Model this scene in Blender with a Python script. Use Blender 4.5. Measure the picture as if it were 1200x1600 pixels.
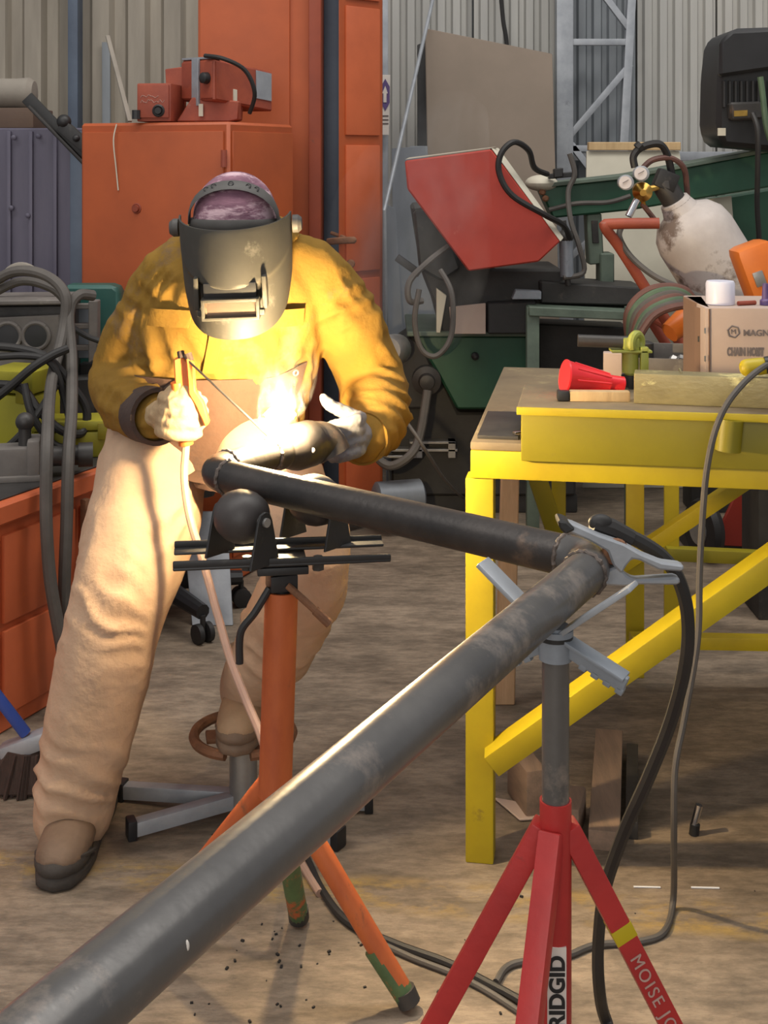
import bpy, bmesh, math, random
from mathutils import Vector, Matrix, noise
random.seed(7)
for o in list(bpy.data.objects): bpy.data.objects.remove(o)
S = bpy.context.scene
V = Vector
PI = math.pi

# ------------------------------------------------------------------ camera
F, H0, HY = 2000.0, 1.5, 250.0          # focal length in px, camera height, horizon row
cam = bpy.data.cameras.new('camera'); camo = bpy.data.objects.new('camera', cam)
S.collection.objects.link(camo); S.camera = camo
camo.location = (0, 0, H0); camo.rotation_euler = (PI/2, 0, 0)
cam.sensor_fit = 'VERTICAL'; cam.sensor_height = 36; cam.sensor_width = 27
cam.lens = F/1600*36; cam.shift_y = -(800-HY)/1600; cam.clip_start = .05

def P(px, py, Y): return V(((px-600)*Y/F, Y, H0-(py-HY)*Y/F))
def G(px, py):
    Y = F*H0/(py-HY); return V(((px-600)*Y/F, Y, 0))
def PZ(px, py, Z):
    Y = F*(H0-Z)/(py-HY); return V(((px-600)*Y/F, Y, Z))

# ------------------------------------------------------------------ world, lights, exposure
w = bpy.data.worlds.new('sky'); S.world = w; w.use_nodes = True
bg = w.node_tree.nodes['Background']; bg.inputs[0].default_value = (.93, .95, 1, 1); bg.inputs[1].default_value = .24
def area(name, loc, target, sx, sy, power, col):
    l = bpy.data.lights.new(name, 'AREA'); l.shape = 'RECTANGLE'; l.size = sx; l.size_y = sy
    l.energy = power; l.color = col
    o = bpy.data.objects.new(name, l); S.collection.objects.link(o); o.location = loc
    o.rotation_euler = (V(target)-V(loc)).to_track_quat('-Z', 'Y').to_euler(); return o
area('roof_skylight', (-1.5, 2.0, 6.2), (-.4, 2.4, 0), 1.1, 9, 180, (1, .96, .9))
area('roof_skylight', (2.6, 3.4, 6.2), (1.2, 3.6, 0), 1.2, 7, 105, (1, .96, .9))
area('camera_side_fill', (-1.5, -5.0, 3.0), (0, 3.5, .9), 5, 4, 135, (1, .95, .88))  # added soft fill light from behind the camera, no door is built there
arc_pos = V((-.214, 2.56, .990)); ARC_L = 2350   # radiance of the arc itself, the lamp of this picture
vs = S.view_settings; vs.view_transform = 'Standard'; vs.look = 'None'; vs.gamma = 1; vs.exposure = 0.52; vs.use_curve_mapping = False

# ------------------------------------------------------------------ materials
M = {}
def mat(name, c1, c2=None, rough=.6, metal=0, scale=6, bump=.1, bscale=None, wear=None, wearamt=.35, wscale=9, stretch=(1,1,1), emit=None, spec=.5, detail=6):
    m = bpy.data.materials.new(name); m.use_nodes = True; nt = m.node_tree; N = nt.nodes; L = nt.links
    b = N['Principled BSDF']; b.inputs['Roughness'].default_value = rough; b.inputs['Metallic'].default_value = metal
    b.inputs['Specular IOR Level'].default_value = spec
    tc = N.new('ShaderNodeTexCoord'); mp = N.new('ShaderNodeMapping'); mp.inputs['Scale'].default_value = stretch
    L.new(tc.outputs['Object'], mp.inputs[0])
    nz = N.new('ShaderNodeTexNoise'); nz.inputs['Scale'].default_value = scale; nz.inputs['Detail'].default_value = detail; nz.inputs['Roughness'].default_value = .62
    L.new(mp.outputs[0], nz.inputs['Vector'])
    r = N.new('ShaderNodeValToRGB'); r.color_ramp.elements[0].position = .34; r.color_ramp.elements[1].position = .66
    c2 = c2 or tuple(x*.78 for x in c1)
    r.color_ramp.elements[0].color = (*c2, 1); r.color_ramp.elements[1].color = (*c1, 1)
    L.new(nz.outputs['Fac'], r.inputs[0]); out = r.outputs[0]
    if wear:
        n2 = N.new('ShaderNodeTexNoise'); n2.inputs['Scale'].default_value = wscale; n2.inputs['Detail'].default_value = 10; n2.inputs['Roughness'].default_value = .7
        L.new(mp.outputs[0], n2.inputs['Vector'])
        r2 = N.new('ShaderNodeValToRGB'); r2.color_ramp.elements[0].position = 1-wearamt-.04; r2.color_ramp.elements[1].position = 1-wearamt+.05
        L.new(n2.outputs['Fac'], r2.inputs[0])
        mx = N.new('ShaderNodeMixRGB'); mx.inputs[2].default_value = (*wear, 1)
        L.new(r2.outputs[0], mx.inputs[0]); L.new(out, mx.inputs[1]); out = mx.outputs[0]
    L.new(out, b.inputs['Base Color'])
    if bump:
        n3 = N.new('ShaderNodeTexNoise'); n3.inputs['Scale'].default_value = bscale or scale*8; n3.inputs['Detail'].default_value = 5
        L.new(mp.outputs[0], n3.inputs['Vector'])
        bp = N.new('ShaderNodeBump'); bp.inputs['Strength'].default_value = bump; bp.inputs['Distance'].default_value = .01
        L.new(n3.outputs['Fac'], bp.inputs['Height']); L.new(bp.outputs[0], b.inputs['Normal'])
    if emit:
        b.inputs['Emission Color'].default_value = (*emit[0], 1); b.inputs['Emission Strength'].default_value = emit[1]
    M[name] = m; return m

mat('orange', (.44, .090, .022), (.35, .070, .018), .55, scale=3, bump=.04, wear=(.25,.07,.03), wearamt=.27, wscale=7)
mat('orange_bench', (.58, .13, .045), (.46, .10, .035), .5, scale=3, bump=.04, wear=(.28,.10,.05), wearamt=.28, wscale=6)
mat('orange_dark', (.30, .055, .02), (.22, .04, .018), .6, scale=4, bump=.05, wear=(.13,.05,.03), wearamt=.33)
mat('red_box', (.36, .075, .035), (.25, .05, .028), .6, scale=8, bump=.06, wear=(.30,.22,.18), wearamt=.33, wscale=12)
mat('red_guard', (.45, .045, .025), (.36, .035, .022), .55, scale=4, bump=.04, wear=(.5,.16,.11), wearamt=.27, wscale=5)
mat('red_stand', (.46, .028, .025), (.34, .020, .020), .45, scale=7, bump=.08, wear=(.20,.03,.025), wearamt=.33, wscale=14)
mat('red_plastic', (.85, .03, .04), (.75, .022, .03), .35, scale=3, bump=.01)
mat('orange_stand', (.52, .125, .03), (.36, .075, .022), .55, scale=9, bump=.1, wear=(.13,.06,.03), wearamt=.38, wscale=16, stretch=(1,1,.5))
mat('green_paint', (.09, .15, .055), (.06, .10, .04), .6, scale=18, bump=.08, wear=(.42,.10,.03), wearamt=.4, wscale=20)
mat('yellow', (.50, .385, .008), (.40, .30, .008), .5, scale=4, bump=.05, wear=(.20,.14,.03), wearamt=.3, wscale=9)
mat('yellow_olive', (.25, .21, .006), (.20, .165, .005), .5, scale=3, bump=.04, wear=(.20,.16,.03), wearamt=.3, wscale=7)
mat('yellow_case', (.36, .325, .022), (.29, .26, .02), .5, scale=4, bump=.04)
mat('table_top', (.22, .17, .10), (.14, .105, .065), .6, scale=6, bump=.1, wear=(.34,.28,.14), wearamt=.36, wscale=6)
mat('green_machine', (.020, .092, .050), (.014, .066, .036), .45, scale=4, bump=.05, wear=(.045,.06,.045), wearamt=.3)
mat('green_grey', (.13, .17, .13), (.08, .11, .085), .6, scale=8, bump=.06)
mat('teal', (.02, .10, .085), (.015, .075, .06), .5, scale=4, bump=.03)
mat('black_metal', (.020, .019, .020), (.012, .012, .012), .5, scale=8, bump=.06, wear=(.05,.045,.04), wearamt=.35)
mat('black_plastic', (.016, .016, .018), (.011, .011, .012), .45, scale=8, bump=.03)
mat('dark_steel', (.060, .055, .052), (.032, .030, .029), .5, .3, scale=7, bump=.07, wear=(.12,.08,.055), wearamt=.33)
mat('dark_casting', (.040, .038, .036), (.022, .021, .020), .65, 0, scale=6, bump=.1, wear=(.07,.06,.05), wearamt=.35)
mat('steel', (.42, .41, .39), (.30, .29, .28), .4, .7, scale=9, bump=.05)
mat('chrome', (.8, .8, .82), (.7, .7, .72), .16, 1, scale=5, bump=0)
mat('galvanised', (.40, .42, .45), (.30, .32, .35), .45, .35, scale=10, bump=.05, wear=(.22,.23,.25), wearamt=.33)
mat('blue_grey_steel', (.30, .33, .37), (.22, .245, .28), .5, .3, scale=10, bump=.06, wear=(.13,.14,.16), wearamt=.35)
mat('wall_sheet', (.47, .46, .43), (.37, .365, .345), .55, .15, scale=1.6, bump=.03, stretch=(3,3,.4))
mat('wall_sheet_warm', (.40, .355, .29), (.25, .22, .18), .6, .1, scale=1.6, bump=.03, stretch=(3,3,.35))
mat('wall_grey', (.24, .26, .28), (.17, .185, .20), .55, .2, scale=2, bump=.03, stretch=(2,2,.5))
mat('purple_grey', (.115, .105, .145), (.085, .078, .115), .5, .2, scale=3, bump=.03, stretch=(3,3,.6))
mat('post_blue', (.10, .13, .18), (.075, .095, .135), .5, .2, scale=4, bump=.03)
mat('board_taupe', (.255, .20, .155), (.215, .17, .13), .75, scale=2.5, bump=.03)
mat('sheet_grey_blue', (.20, .22, .25), (.14, .155, .175), .5, .25, scale=3, bump=.04, stretch=(2,2,.4))
mat('cream', (.62, .58, .47), (.52, .485, .39), .7, scale=3, bump=.03)
mat('timber', (.64, .41, .23), (.52, .32, .17), .7, scale=5, bump=.12, stretch=(8,8,.6), bscale=30)
mat('timber_pale', (.60, .42, .22), (.48, .32, .16), .7, scale=5, bump=.1, stretch=(6,6,1), bscale=30)
mat('timber_dirty', (.30, .20, .14), (.20, .14, .10), .75, scale=5, bump=.12, stretch=(8,1,8), bscale=30)
mat('pipe_black', (.060, .052, .048), (.034, .031, .030), .42, .45, scale=10, bump=.08, wear=(.12,.085,.065), wearamt=.36, wscale=8)
mat('pipe_grey', (.155, .148, .142), (.10, .096, .094), .30, .40, scale=5, bump=.05, wear=(.25,.215,.19), wearamt=.4, wscale=7)
mat('weld_scale', (.17, .135, .115), (.08, .065, .058), .6, .4, scale=30, bump=.3, bscale=120)
mat('rubber', (.020, .018, .017), (.013, .012, .012), .6, scale=6, bump=.05)
mat('wheel_rubber', (.050, .042, .040), (.030, .026, .025), .5, scale=8, bump=.05)
mat('cable_grey', (.10, .088, .078), (.07, .062, .055), .65, scale=9, bump=.05)
mat('cable_tan', (.46, .30, .22), (.38, .24, .18), .6, scale=9, bump=.04)
mat('hose_brown', (.15, .065, .05), (.10, .045, .036), .6, scale=9, bump=.04)
mat('hose_green', (.09, .14, .08), (.06, .10, .06), .6, scale=9, bump=.04)
mat('cylinder_white', (.60, .545, .51), (.45, .40, .375), .5, scale=5, bump=.08, wear=(.17,.125,.10), wearamt=.42, wscale=5)
mat('white_paint', (.80, .80, .80), (.72, .72, .73), .4, scale=4, bump=.01)
mat('white_lavender', (.74, .73, .84), (.68, .67, .78), .35, scale=4, bump=.01)
mat('brass', (.65, .40, .10), (.45, .26, .06), .3, 1, scale=12, bump=.04)
mat('gauge_face', (.70, .64, .62), (.62, .56, .54), .3, scale=5, bump=0)
mat('cardboard', (.47, .36, .30), (.41, .31, .26), .8, scale=4, bump=.03)
mat('cardboard_dark', (.25, .15, .10), (.20, .12, .08), .8, scale=4, bump=.03)
mat('print_grey', (.16, .13, .125), (.14, .115, .11), .7, bump=0)
mat('print_black', (.012, .012, .014), (.010, .010, .012), .5, bump=0)
mat('chalk', (.50, .33, .28), (.42, .26, .22), .8, scale=60, bump=0)
mat('label_white', (.72, .66, .60), (.64, .58, .53), .5, scale=8, bump=.01)
mat('purple_print', (.11, .07, .20), (.10, .06, .18), .5, bump=0)
mat('brass_block', (.36, .30, .14), (.25, .205, .10), .4, .3, scale=7, bump=.12, wear=(.75,.66,.30), wearamt=.40, wscale=8, stretch=(1,1,1.6))
mat('orange_plastic', (.75, .20, .03), (.62, .15, .025), .4, scale=4, bump=.02)
mat('orange_holder', (.85, .24, .045), (.62, .14, .03), .5, scale=12, bump=.05, wear=(.25,.09,.04), wearamt=.35, wscale=20)
mat('olive_green', (.36, .38, .06), (.26, .275, .05), .5, scale=10, bump=.06, wear=(.16,.15,.06), wearamt=.35)
mat('blue_handle', (.05, .10, .42), (.04, .08, .33), .4, bump=.01)
mat('bristle', (.075, .045, .035), (.045, .028, .022), .9, scale=40, bump=.4, stretch=(3,3,.4))
mat('rust', (.26, .12, .06), (.16, .075, .04), .75, .2, scale=25, bump=.2)
mat('canvas_roll', (.28, .25, .21), (.22, .195, .165), .8, scale=5, bump=.1)
mat('brown_board', (.12, .075, .05), (.09, .055, .04), .7, scale=5, bump=.05)
mat('dusty_grey', (.17, .152, .138), (.11, .098, .09), .75, 0, scale=7, bump=.06, wear=(.24,.215,.19), wearamt=.38)
# clothing
mat('jacket', (.235, .132, .022), (.18, .100, .020), .9, scale=5, bump=.3, bscale=45, wear=(.155,.10,.055), wearamt=.42, wscale=3.2, spec=.2)
mat('trousers', (.50, .345, .235), (.40, .27, .18), .9, scale=4, bump=.35, bscale=40, wear=(.34,.235,.17), wearamt=.37, wscale=3.5, spec=.2)
mat('apron', (.098, .052, .034), (.068, .036, .024), .8, scale=5, bump=.22, bscale=40, wear=(.062,.036,.027), wearamt=.42, wscale=5)
mat('glove_tan', (.46, .33, .19), (.34, .235, .13), .85, scale=9, bump=.35, bscale=50)
mat('glove_grey', (.20, .195, .21), (.10, .10, .11), .85, scale=13, bump=.35, bscale=50)
mat('cuff_dark', (.055, .033, .026), (.035, .022, .018), .85, scale=9, bump=.2)
mat('boot', (.20, .13, .085), (.13, .085, .055), .75, scale=9, bump=.2)
mat('boot_tan', (.40, .26, .15), (.31, .20, .115), .8, scale=9, bump=.2)
mat('boot_sole', (.055, .045, .038), (.035, .03, .026), .8, scale=9, bump=.2)
mat('skin', (.42, .25, .17), (.36, .21, .145), .6, bump=.03)
mat('helmet', (.046, .042, .034), (.031, .029, .024), .66, scale=7, bump=.06, wear=(.10,.095,.08), wearamt=.36, wscale=9)
mat('helmet_tan', (.16, .115, .07), (.12, .085, .052), .5, scale=7, bump=.06, wear=(.22,.165,.11), wearamt=.36, wscale=9)
mat('strap', (.085, .08, .075), (.06, .056, .053), .6, scale=9, bump=.04)
mat('lens_glass', (.45, .33, .25), (.40, .29, .22), .12, .8, scale=2, bump=0)  # dark lens, peach reflection of the arc-lit pipe put into its colour

# camouflage cap
def camo():
    m = mat('cap_camo', (.30, .15, .20), (.13, .055, .09), .85, scale=16, bump=.2, stretch=(.6,1,2.6), wear=(.58,.40,.45), wearamt=.47, wscale=13)
camo()
# floor: concrete, worn yellow line
def floor_mat():
    m = bpy.data.materials.new('concrete_floor'); m.use_nodes = True; nt = m.node_tree; N = nt.nodes; L = nt.links
    b = N['Principled BSDF']; b.inputs['Roughness'].default_value = .62
    tc = N.new('ShaderNodeTexCoord')
    def nz(scale, det=8, ro=.65, vec=None):
        n = N.new('ShaderNodeTexNoise'); n.inputs['Scale'].default_value = scale; n.inputs['Detail'].default_value = det; n.inputs['Roughness'].default_value = ro
        L.new(vec or tc.outputs['Object'], n.inputs['Vector']); return n.outputs['Fac']
    def ramp(f, a, ca, bb, cb):
        r = N.new('ShaderNodeValToRGB'); r.color_ramp.elements[0].position = a; r.color_ramp.elements[1].position = bb
        r.color_ramp.elements[0].color = (*ca, 1); r.color_ramp.elements[1].color = (*cb, 1); L.new(f, r.inputs[0]); return r.outputs[0]
    def mix(f, a, c, t='MIX'):
        x = N.new('ShaderNodeMixRGB'); x.blend_type = t
        if isinstance(f, float): x.inputs[0].default_value = f
        else: L.new(f, x.inputs[0])
        for i, q in ((1, a), (2, c)):
            if isinstance(q, tuple): x.inputs[i].default_value = (*q, 1)
            else: L.new(q, x.inputs[i])
        return x.outputs[0]
    def mth(op, a, c):
        x = N.new('ShaderNodeMath'); x.operation = op
        for i, q in ((0, a), (1, c)):
            if isinstance(q, (int, float)): x.inputs[i].default_value = q
            else: L.new(q, x.inputs[i])
        return x.outputs[0]
    mp = N.new('ShaderNodeMapping'); mp.inputs['Scale'].default_value = (1, 2.2, 1); mp.inputs['Rotation'].default_value = (0, 0, .12); L.new(tc.outputs['Object'], mp.inputs[0])
    mp2 = N.new('ShaderNodeMapping'); mp2.inputs['Scale'].default_value = (1, 3.2, 1); mp2.inputs['Rotation'].default_value = (0, 0, -.15); L.new(tc.outputs['Object'], mp2.inputs[0])
    base = ramp(nz(1.1, 9), .32, (.18, .140, .102), .68, (.30, .243, .183))
    sm = ramp(nz(5, 10, .7, mp.outputs[0]), .40, (.58, .56, .54), .60, (1.16, 1.13, 1.1))
    col = mix(.8, base, sm, 'MULTIPLY')
    st = ramp(nz(14, 10, .78, mp2.outputs[0]), .43, (.60, .57, .54), .56, (1.2, 1.17, 1.13))
    col = mix(.55, col, st, 'MULTIPLY')
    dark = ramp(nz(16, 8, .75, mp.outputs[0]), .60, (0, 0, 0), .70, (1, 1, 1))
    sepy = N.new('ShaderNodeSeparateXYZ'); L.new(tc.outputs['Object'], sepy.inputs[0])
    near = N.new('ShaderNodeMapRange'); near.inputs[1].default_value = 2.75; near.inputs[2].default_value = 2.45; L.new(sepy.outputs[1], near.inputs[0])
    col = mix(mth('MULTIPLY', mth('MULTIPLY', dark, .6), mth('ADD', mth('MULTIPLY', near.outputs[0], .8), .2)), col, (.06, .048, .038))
    # worn paint line running across the bay
    d = mth('SUBTRACT', sepy.outputs[1], mth('SUBTRACT', 2.615, mth('MULTIPLY', sepy.outputs[0], .125)))
    d = mth('ABSOLUTE', d, 0)
    ln = N.new('ShaderNodeMapRange'); ln.inputs[1].default_value = .075; ln.inputs[2].default_value = .03; L.new(d, ln.inputs[0])
    wr = ramp(nz(4.5, 10, .75, mp.outputs[0]), .46, (0, 0, 0), .60, (1, 1, 1))
    col = mix(mth('MULTIPLY', mth('MULTIPLY', ln.outputs[0], wr), .75), col, (.42, .27, .06))
    L.new(col, b.inputs['Base Color'])
    bp = N.new('ShaderNodeBump'); bp.inputs['Strength'].default_value = .25; bp.inputs['Distance'].default_value = .01
    L.new(nz(30, 8, .7, mp.outputs[0]), bp.inputs['Height']); L.new(bp.outputs[0], b.inputs['Normal'])
    M['floor'] = m
floor_mat()
def emat(name, col, s):
    m = bpy.data.materials.new(name); m.use_nodes = True; N = m.node_tree.nodes
    e = N.new('ShaderNodeEmission'); e.inputs[0].default_value = (*col, 1); e.inputs[1].default_value = s
    m.node_tree.links.new(e.outputs[0], N['Material Output'].inputs[0]); M[name] = m
emat('arc_glow', (1, .74, .40), ARC_L)
emat('spark', (1, .70, .3), 6)

# ------------------------------------------------------------------ mesh helpers
def cr(pts, n=6):
    "Catmull-Rom through points (tuples of any length)"
    pts = [tuple(p) for p in pts]
    if len(pts) < 3: return pts
    out = []
    for i in range(len(pts)-1):
        p0 = pts[max(i-1, 0)]; p1 = pts[i]; p2 = pts[i+1]; p3 = pts[min(i+2, len(pts)-1)]
        for k in range(n):
            t = k/n; t2 = t*t; t3 = t2*t
            out.append(tuple(.5*((2*b)+(-a+c)*t+(2*a-5*b+4*c-d)*t2+(-a+3*b-3*c+d)*t3) for a, b, c, d in zip(p0, p1, p2, p3)))
    out.append(pts[-1]); return out

class MB:
    def __init__(s): s.v = []; s.f = []
    def add(s, vs, fs):
        k = len(s.v); s.v += [V(p) for p in vs]; s.f += [tuple(i+k for i in f) for f in fs]; return s
    def box(s, c, size, rot=None, bev=0):
        x, y, z = (q/2 for q in size); c = V(c)
        bm = bmesh.new(); bmesh.ops.create_cube(bm, size=1)
        for v in bm.verts: v.co = V((v.co.x*size[0], v.co.y*size[1], v.co.z*size[2]))
        if bev: bmesh.ops.bevel(bm, geom=bm.edges[:], offset=bev, segments=2, profile=.6, affect='EDGES')
        bm.verts.index_update()
        R = rot or Matrix.Identity(3)
        s.add([R @ v.co + c for v in bm.verts], [[v.index for v in f.verts] for f in bm.faces]); bm.free(); return s
    def prism(s, pts, ext, bev=0):
        pts = [V(p) for p in pts]; ext = V(ext); n = len(pts)
        bm = bmesh.new(); a = [bm.verts.new(p) for p in pts]; b = [bm.verts.new(p+ext) for p in pts]
        bm.faces.new(a); bm.faces.new(b[::-1])
        for i in range(n): bm.faces.new((a[i], b[i], b[(i+1) % n], a[(i+1) % n]))
        bmesh.ops.recalc_face_normals(bm, faces=bm.faces[:])
        if bev: bmesh.ops.bevel(bm, geom=bm.edges[:], offset=bev, segments=1, affect='EDGES', clamp_overlap=True)
        bm.verts.index_update()
        s.add([v.co for v in bm.verts], [[v.index for v in f.verts] for f in bm.faces]); bm.free(); return s
    def tube(s, path, r, n=12, cap=True, flat=None, up=None):
        "path of points; r number or list; flat=(u,v) elliptical scale"
        p = [V(q) for q in path]; m = len(p); rs = r if isinstance(r, list) else [r]*m
        T = []
        for i in range(m):
            t = p[min(i+1, m-1)]-p[max(i-1, 0)]; T.append(t.normalized() if t.length > 1e-9 else V((0, 0, 1)))
        u = V(up) if up else (V((0, 0, 1)) if abs(T[0].z) < .9 else V((1, 0, 0)))
        u = (u - T[0]*u.dot(T[0])).normalized(); vs = []; fs = []
        for i in range(m):
            u = u - T[i]*u.dot(T[i]); u = u.normalized(); w_ = T[i].cross(u)
            ri = rs[i]
            ru, rv = (ri if isinstance(ri, (tuple, list)) else (ri*(flat[0] if flat else 1), ri*(flat[1] if flat else 1)))
            for k in range(n):
                a = 2*PI*k/n; vs.append(p[i]+u*(math.cos(a)*ru)+w_*(math.sin(a)*rv))
        for i in range(m-1):
            for k in range(n):
                k2 = (k+1) % n; fs.append((i*n+k, i*n+k2, (i+1)*n+k2, (i+1)*n+k))
        if cap: fs.append(tuple(range(n-1, -1, -1))); fs.append(tuple((m-1)*n+k for k in range(n)))
        return s.add(vs, fs)
    def hollow(s, a, b, ro, ri, n=24):
        "thick-walled straight tube"
        a = V(a); b = V(b); t = (b-a).normalized(); u = t.orthogonal().normalized(); w_ = t.cross(u); vs = []; fs = []
        for c, r in ((a, ro), (b, ro), (b, ri), (a, ri)):
            for k in range(n):
                q = 2*PI*k/n; vs.append(c+u*(math.cos(q)*r)+w_*(math.sin(q)*r))
        for i in range(4):
            j = (i+1) % 4
            for k in range(n): k2 = (k+1) % n; fs.append((i*n+k, i*n+k2, j*n+k2, j*n+k))
        return s.add(vs, fs)
    def lathe(s, prof, o, axis=(0, 0, 1), n=24):
        o = V(o); t = V(axis).normalized(); u = t.orthogonal().normalized(); w_ = t.cross(u); vs = []; fs = []; m = len(prof)
        for r, h in prof:
            r = max(r, 1e-4)
            for k in range(n):
                q = 2*PI*k/n; vs.append(o+t*h+u*(math.cos(q)*r)+w_*(math.sin(q)*r))
        for i in range(m-1):
            for k in range(n): k2 = (k+1) % n; fs.append((i*n+k, i*n+k2, (i+1)*n+k2, (i+1)*n+k))
        fs.append(tuple(range(n-1, -1, -1))); fs.append(tuple((m-1)*n+k for k in range(n)))
        return s.add(vs, fs)
    def ball(s, c, rad, n=16, m=10, rot=None):
        if not isinstance(rad, (tuple, list)): rad = (rad,)*3
        c = V(c); vs = []; fs = []; R = rot or Matrix.Identity(3)
        for i in range(m+1):
            th = PI*i/m
            for k in range(n):
                q = 2*PI*k/n
                vs.append(c+R@V((rad[0]*max(math.sin(th), 1e-3)*math.cos(q), rad[1]*max(math.sin(th), 1e-3)*math.sin(q), rad[2]*math.cos(th))))
        for i in range(m):
            for k in range(n): k2 = (k+1) % n; fs.append((i*n+k, (i+1)*n+k, (i+1)*n+k2, i*n+k2))
        fs.append(tuple(range(n))); fs.append(tuple(m*n+k for k in range(n-1, -1, -1)))
        return s.add(vs, fs)
    def torus(s, c, axis, R, r, n=28, m=8, a0=0, a1=2*PI, u=None):
        c = V(c); t = V(axis).normalized(); u = (V(u) if u else t.orthogonal()).normalized(); u = (u-t*u.dot(t)).normalized(); w_ = t.cross(u)
        full = abs(a1-a0-2*PI) < 1e-6; path = []
        for k in range(n+1):
            q = a0+(a1-a0)*k/n; path.append(c+u*(math.cos(q)*R)+w_*(math.sin(q)*R))
        return s.tube(path, r, m, cap=not full, up=t)
    def mesh(s, name):
        me = bpy.data.meshes.new(name); me.from_pydata([tuple(v) for v in s.v], [], s.f); me.update()
        bm = bmesh.new(); bm.from_mesh(me); bmesh.ops.recalc_face_normals(bm, faces=bm.faces[:]); bm.to_mesh(me); bm.free(); return me

def link(name, me, m, parent=None, angle=35):
    o = bpy.data.objects.new(name, me); S.collection.objects.link(o)
    me.materials.clear(); me.materials.append(M[m])
    me.polygons.foreach_set('use_smooth', [True]*len(me.polygons)); me.set_sharp_from_angle(angle=math.radians(angle))
    if parent:
        o.parent = parent; o.matrix_parent_inverse = Matrix.Translation(-parent.location)
    return o
def obj(name, mb, m, parent=None, label=None, cat=None, group=None, kind=None, angle=35):
    o = link(name, mb.mesh(name), m, parent, angle)
    if label: o['label'] = label
    if cat: o['category'] = cat
    if group: o['group'] = group
    if kind: o['kind'] = kind
    return o
def thing(name, label, cat, loc, group=None):
    o = bpy.data.objects.new(name, None); S.collection.objects.link(o); o.location = V(loc); o.empty_display_size = .05
    o['label'] = label; o['category'] = cat
    if group: o['group'] = group
    return o
def px_poly(poly, Y):
    return [P(a, b, (Y[i] if isinstance(Y, (list, tuple)) else Y)) for i, (a, b) in enumerate(poly)]
def slab(name, poly, Y, t, m, parent=None, bev=.003, **k):
    return obj(name, MB().prism(px_poly(poly, Y), (0, t, 0), bev), m, parent, **k)
def cable(name, pts, r, m, label=None, cat='cable', parent=None, n=8, sub=8, group=None):
    return obj(name, MB().tube(cr(pts, sub), r, n), m, parent, label=label, cat=cat if label else None, group=group)
def rotz(a): return Matrix.Rotation(a, 3, 'Z')
def frame(t, up=(0, 0, 1)):
    "rotation whose local X runs along t"
    t = V(t).normalized(); up = V(up); y = up.cross(t).normalized(); z = t.cross(y); return Matrix((t, y, z)).transposed()
def beam(mb, a, b, w_, h, up=(0, 0, 1), bev=.003):
    a = V(a); b = V(b); return mb.box((a+b)/2, ((b-a).length, w_, h), frame(b-a, up), bev)
def text(name, body, size, origin, xdir, ydir, m, parent, ext=.0006, spacing=1.0, bold=0, xs=1.0):
    c = bpy.data.curves.new(name, 'FONT'); c.body = body; c.size = size; c.extrude = ext; c.space_character = spacing; c.offset = bold
    o = bpy.data.objects.new('tmp', c); S.collection.objects.link(o)
    bpy.context.view_layer.update(); dg = bpy.context.evaluated_depsgraph_get(); me = bpy.data.meshes.new_from_object(o.evaluated_get(dg))
    bpy.data.objects.remove(o)
    x = V(xdir).normalized(); y = V(ydir); y = (y-x*y.dot(x)).normalized(); z = x.cross(y)
    me.transform(Matrix.Diagonal((xs, 1, 1, 1)))
    me.transform(Matrix.Translation(V(origin)) @ Matrix((x, y, z)).transposed().to_4x4())
    me.name = name; return link(name, me, m, parent)
def remesh(mb, voxel, smooth=6, disp=None, name='m'):
    me = mb.mesh(name); o = bpy.data.objects.new('tmp', me); S.collection.objects.link(o)
    md = o.modifiers.new('r', 'REMESH'); md.mode = 'VOXEL'; md.voxel_size = voxel
    bpy.context.view_layer.update(); dg = bpy.context.evaluated_depsgraph_get(); out = bpy.data.meshes.new_from_object(o.evaluated_get(dg))
    bpy.data.objects.remove(o)
    bm = bmesh.new(); bm.from_mesh(out)
    for _ in range(smooth): bmesh.ops.smooth_vert(bm, verts=bm.verts[:], factor=.5, use_axis_x=True, use_axis_y=True, use_axis_z=True)
    bm.normal_update()
    if disp:
        mv = [(v, v.normal*disp(v.co, v.normal)) for v in bm.verts]
        for v, d in mv: v.co += d
    bm.to_mesh(out); bm.free(); out.name = name; return out
def nse(p, sx, sy, sz, off=0): return noise.noise(V((p.x*sx+off, p.y*sy+off*1.7, p.z*sz-off)))

# ================================================================== SETTING
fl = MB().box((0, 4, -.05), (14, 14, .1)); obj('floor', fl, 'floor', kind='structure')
WY = 7.2
wall = MB().box((0, WY+.12, 2.6), (12, .1, 5.2)); wall = obj('wall_back', wall, 'wall_grey', kind='structure')
def sheet(x0, x1, pitch, depth, m):
    xs = []; x = x0
    while x < x1-1e-4:
        for fx, d in ((0, 0), (.30, 0), (.42, depth), (.88, depth)):
            if x+fx*pitch < x1: xs.append((x+fx*pitch, d))
        x += pitch
    xs.append((x1, 0)); vs = []; fs = []
    for i, (xx, d) in enumerate(xs):
        vs += [(xx, WY-d, 0), (xx, WY-d, 5.2)]
        if i: fs.append((2*i-2, 2*i, 2*i+1, 2*i-1))
    k = len(vs); vs += [(x1, WY+.07, 0), (x1, WY+.07, 5.2), (x0, WY+.07, 0), (x0, WY+.07, 5.2)]
    fs += [(k-2, k, k+1, k-1), (k, k+2, k+3, k+1), (k+2, 0, 1, k+3)]
    return obj('cladding_sheet', MB().add(vs, fs), m, wall, angle=15)
edges = [-4.9, -4.1, -3.3, -2.5, -1.72, -1.03, -.25, .50, 1.05, 1.42, 1.87, 2.6, 3.4, 4.2, 5.0]
for a, b in zip(edges, edges[1:]):
    sheet(a+.006, b-.006, .20 if b < -.9 else .085, .045 if b < -.9 else .028, 'wall_sheet_warm' if b < -.9 else ('wall_grey' if 1.04 < a < 1.1 else 'wall_sheet'))
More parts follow.
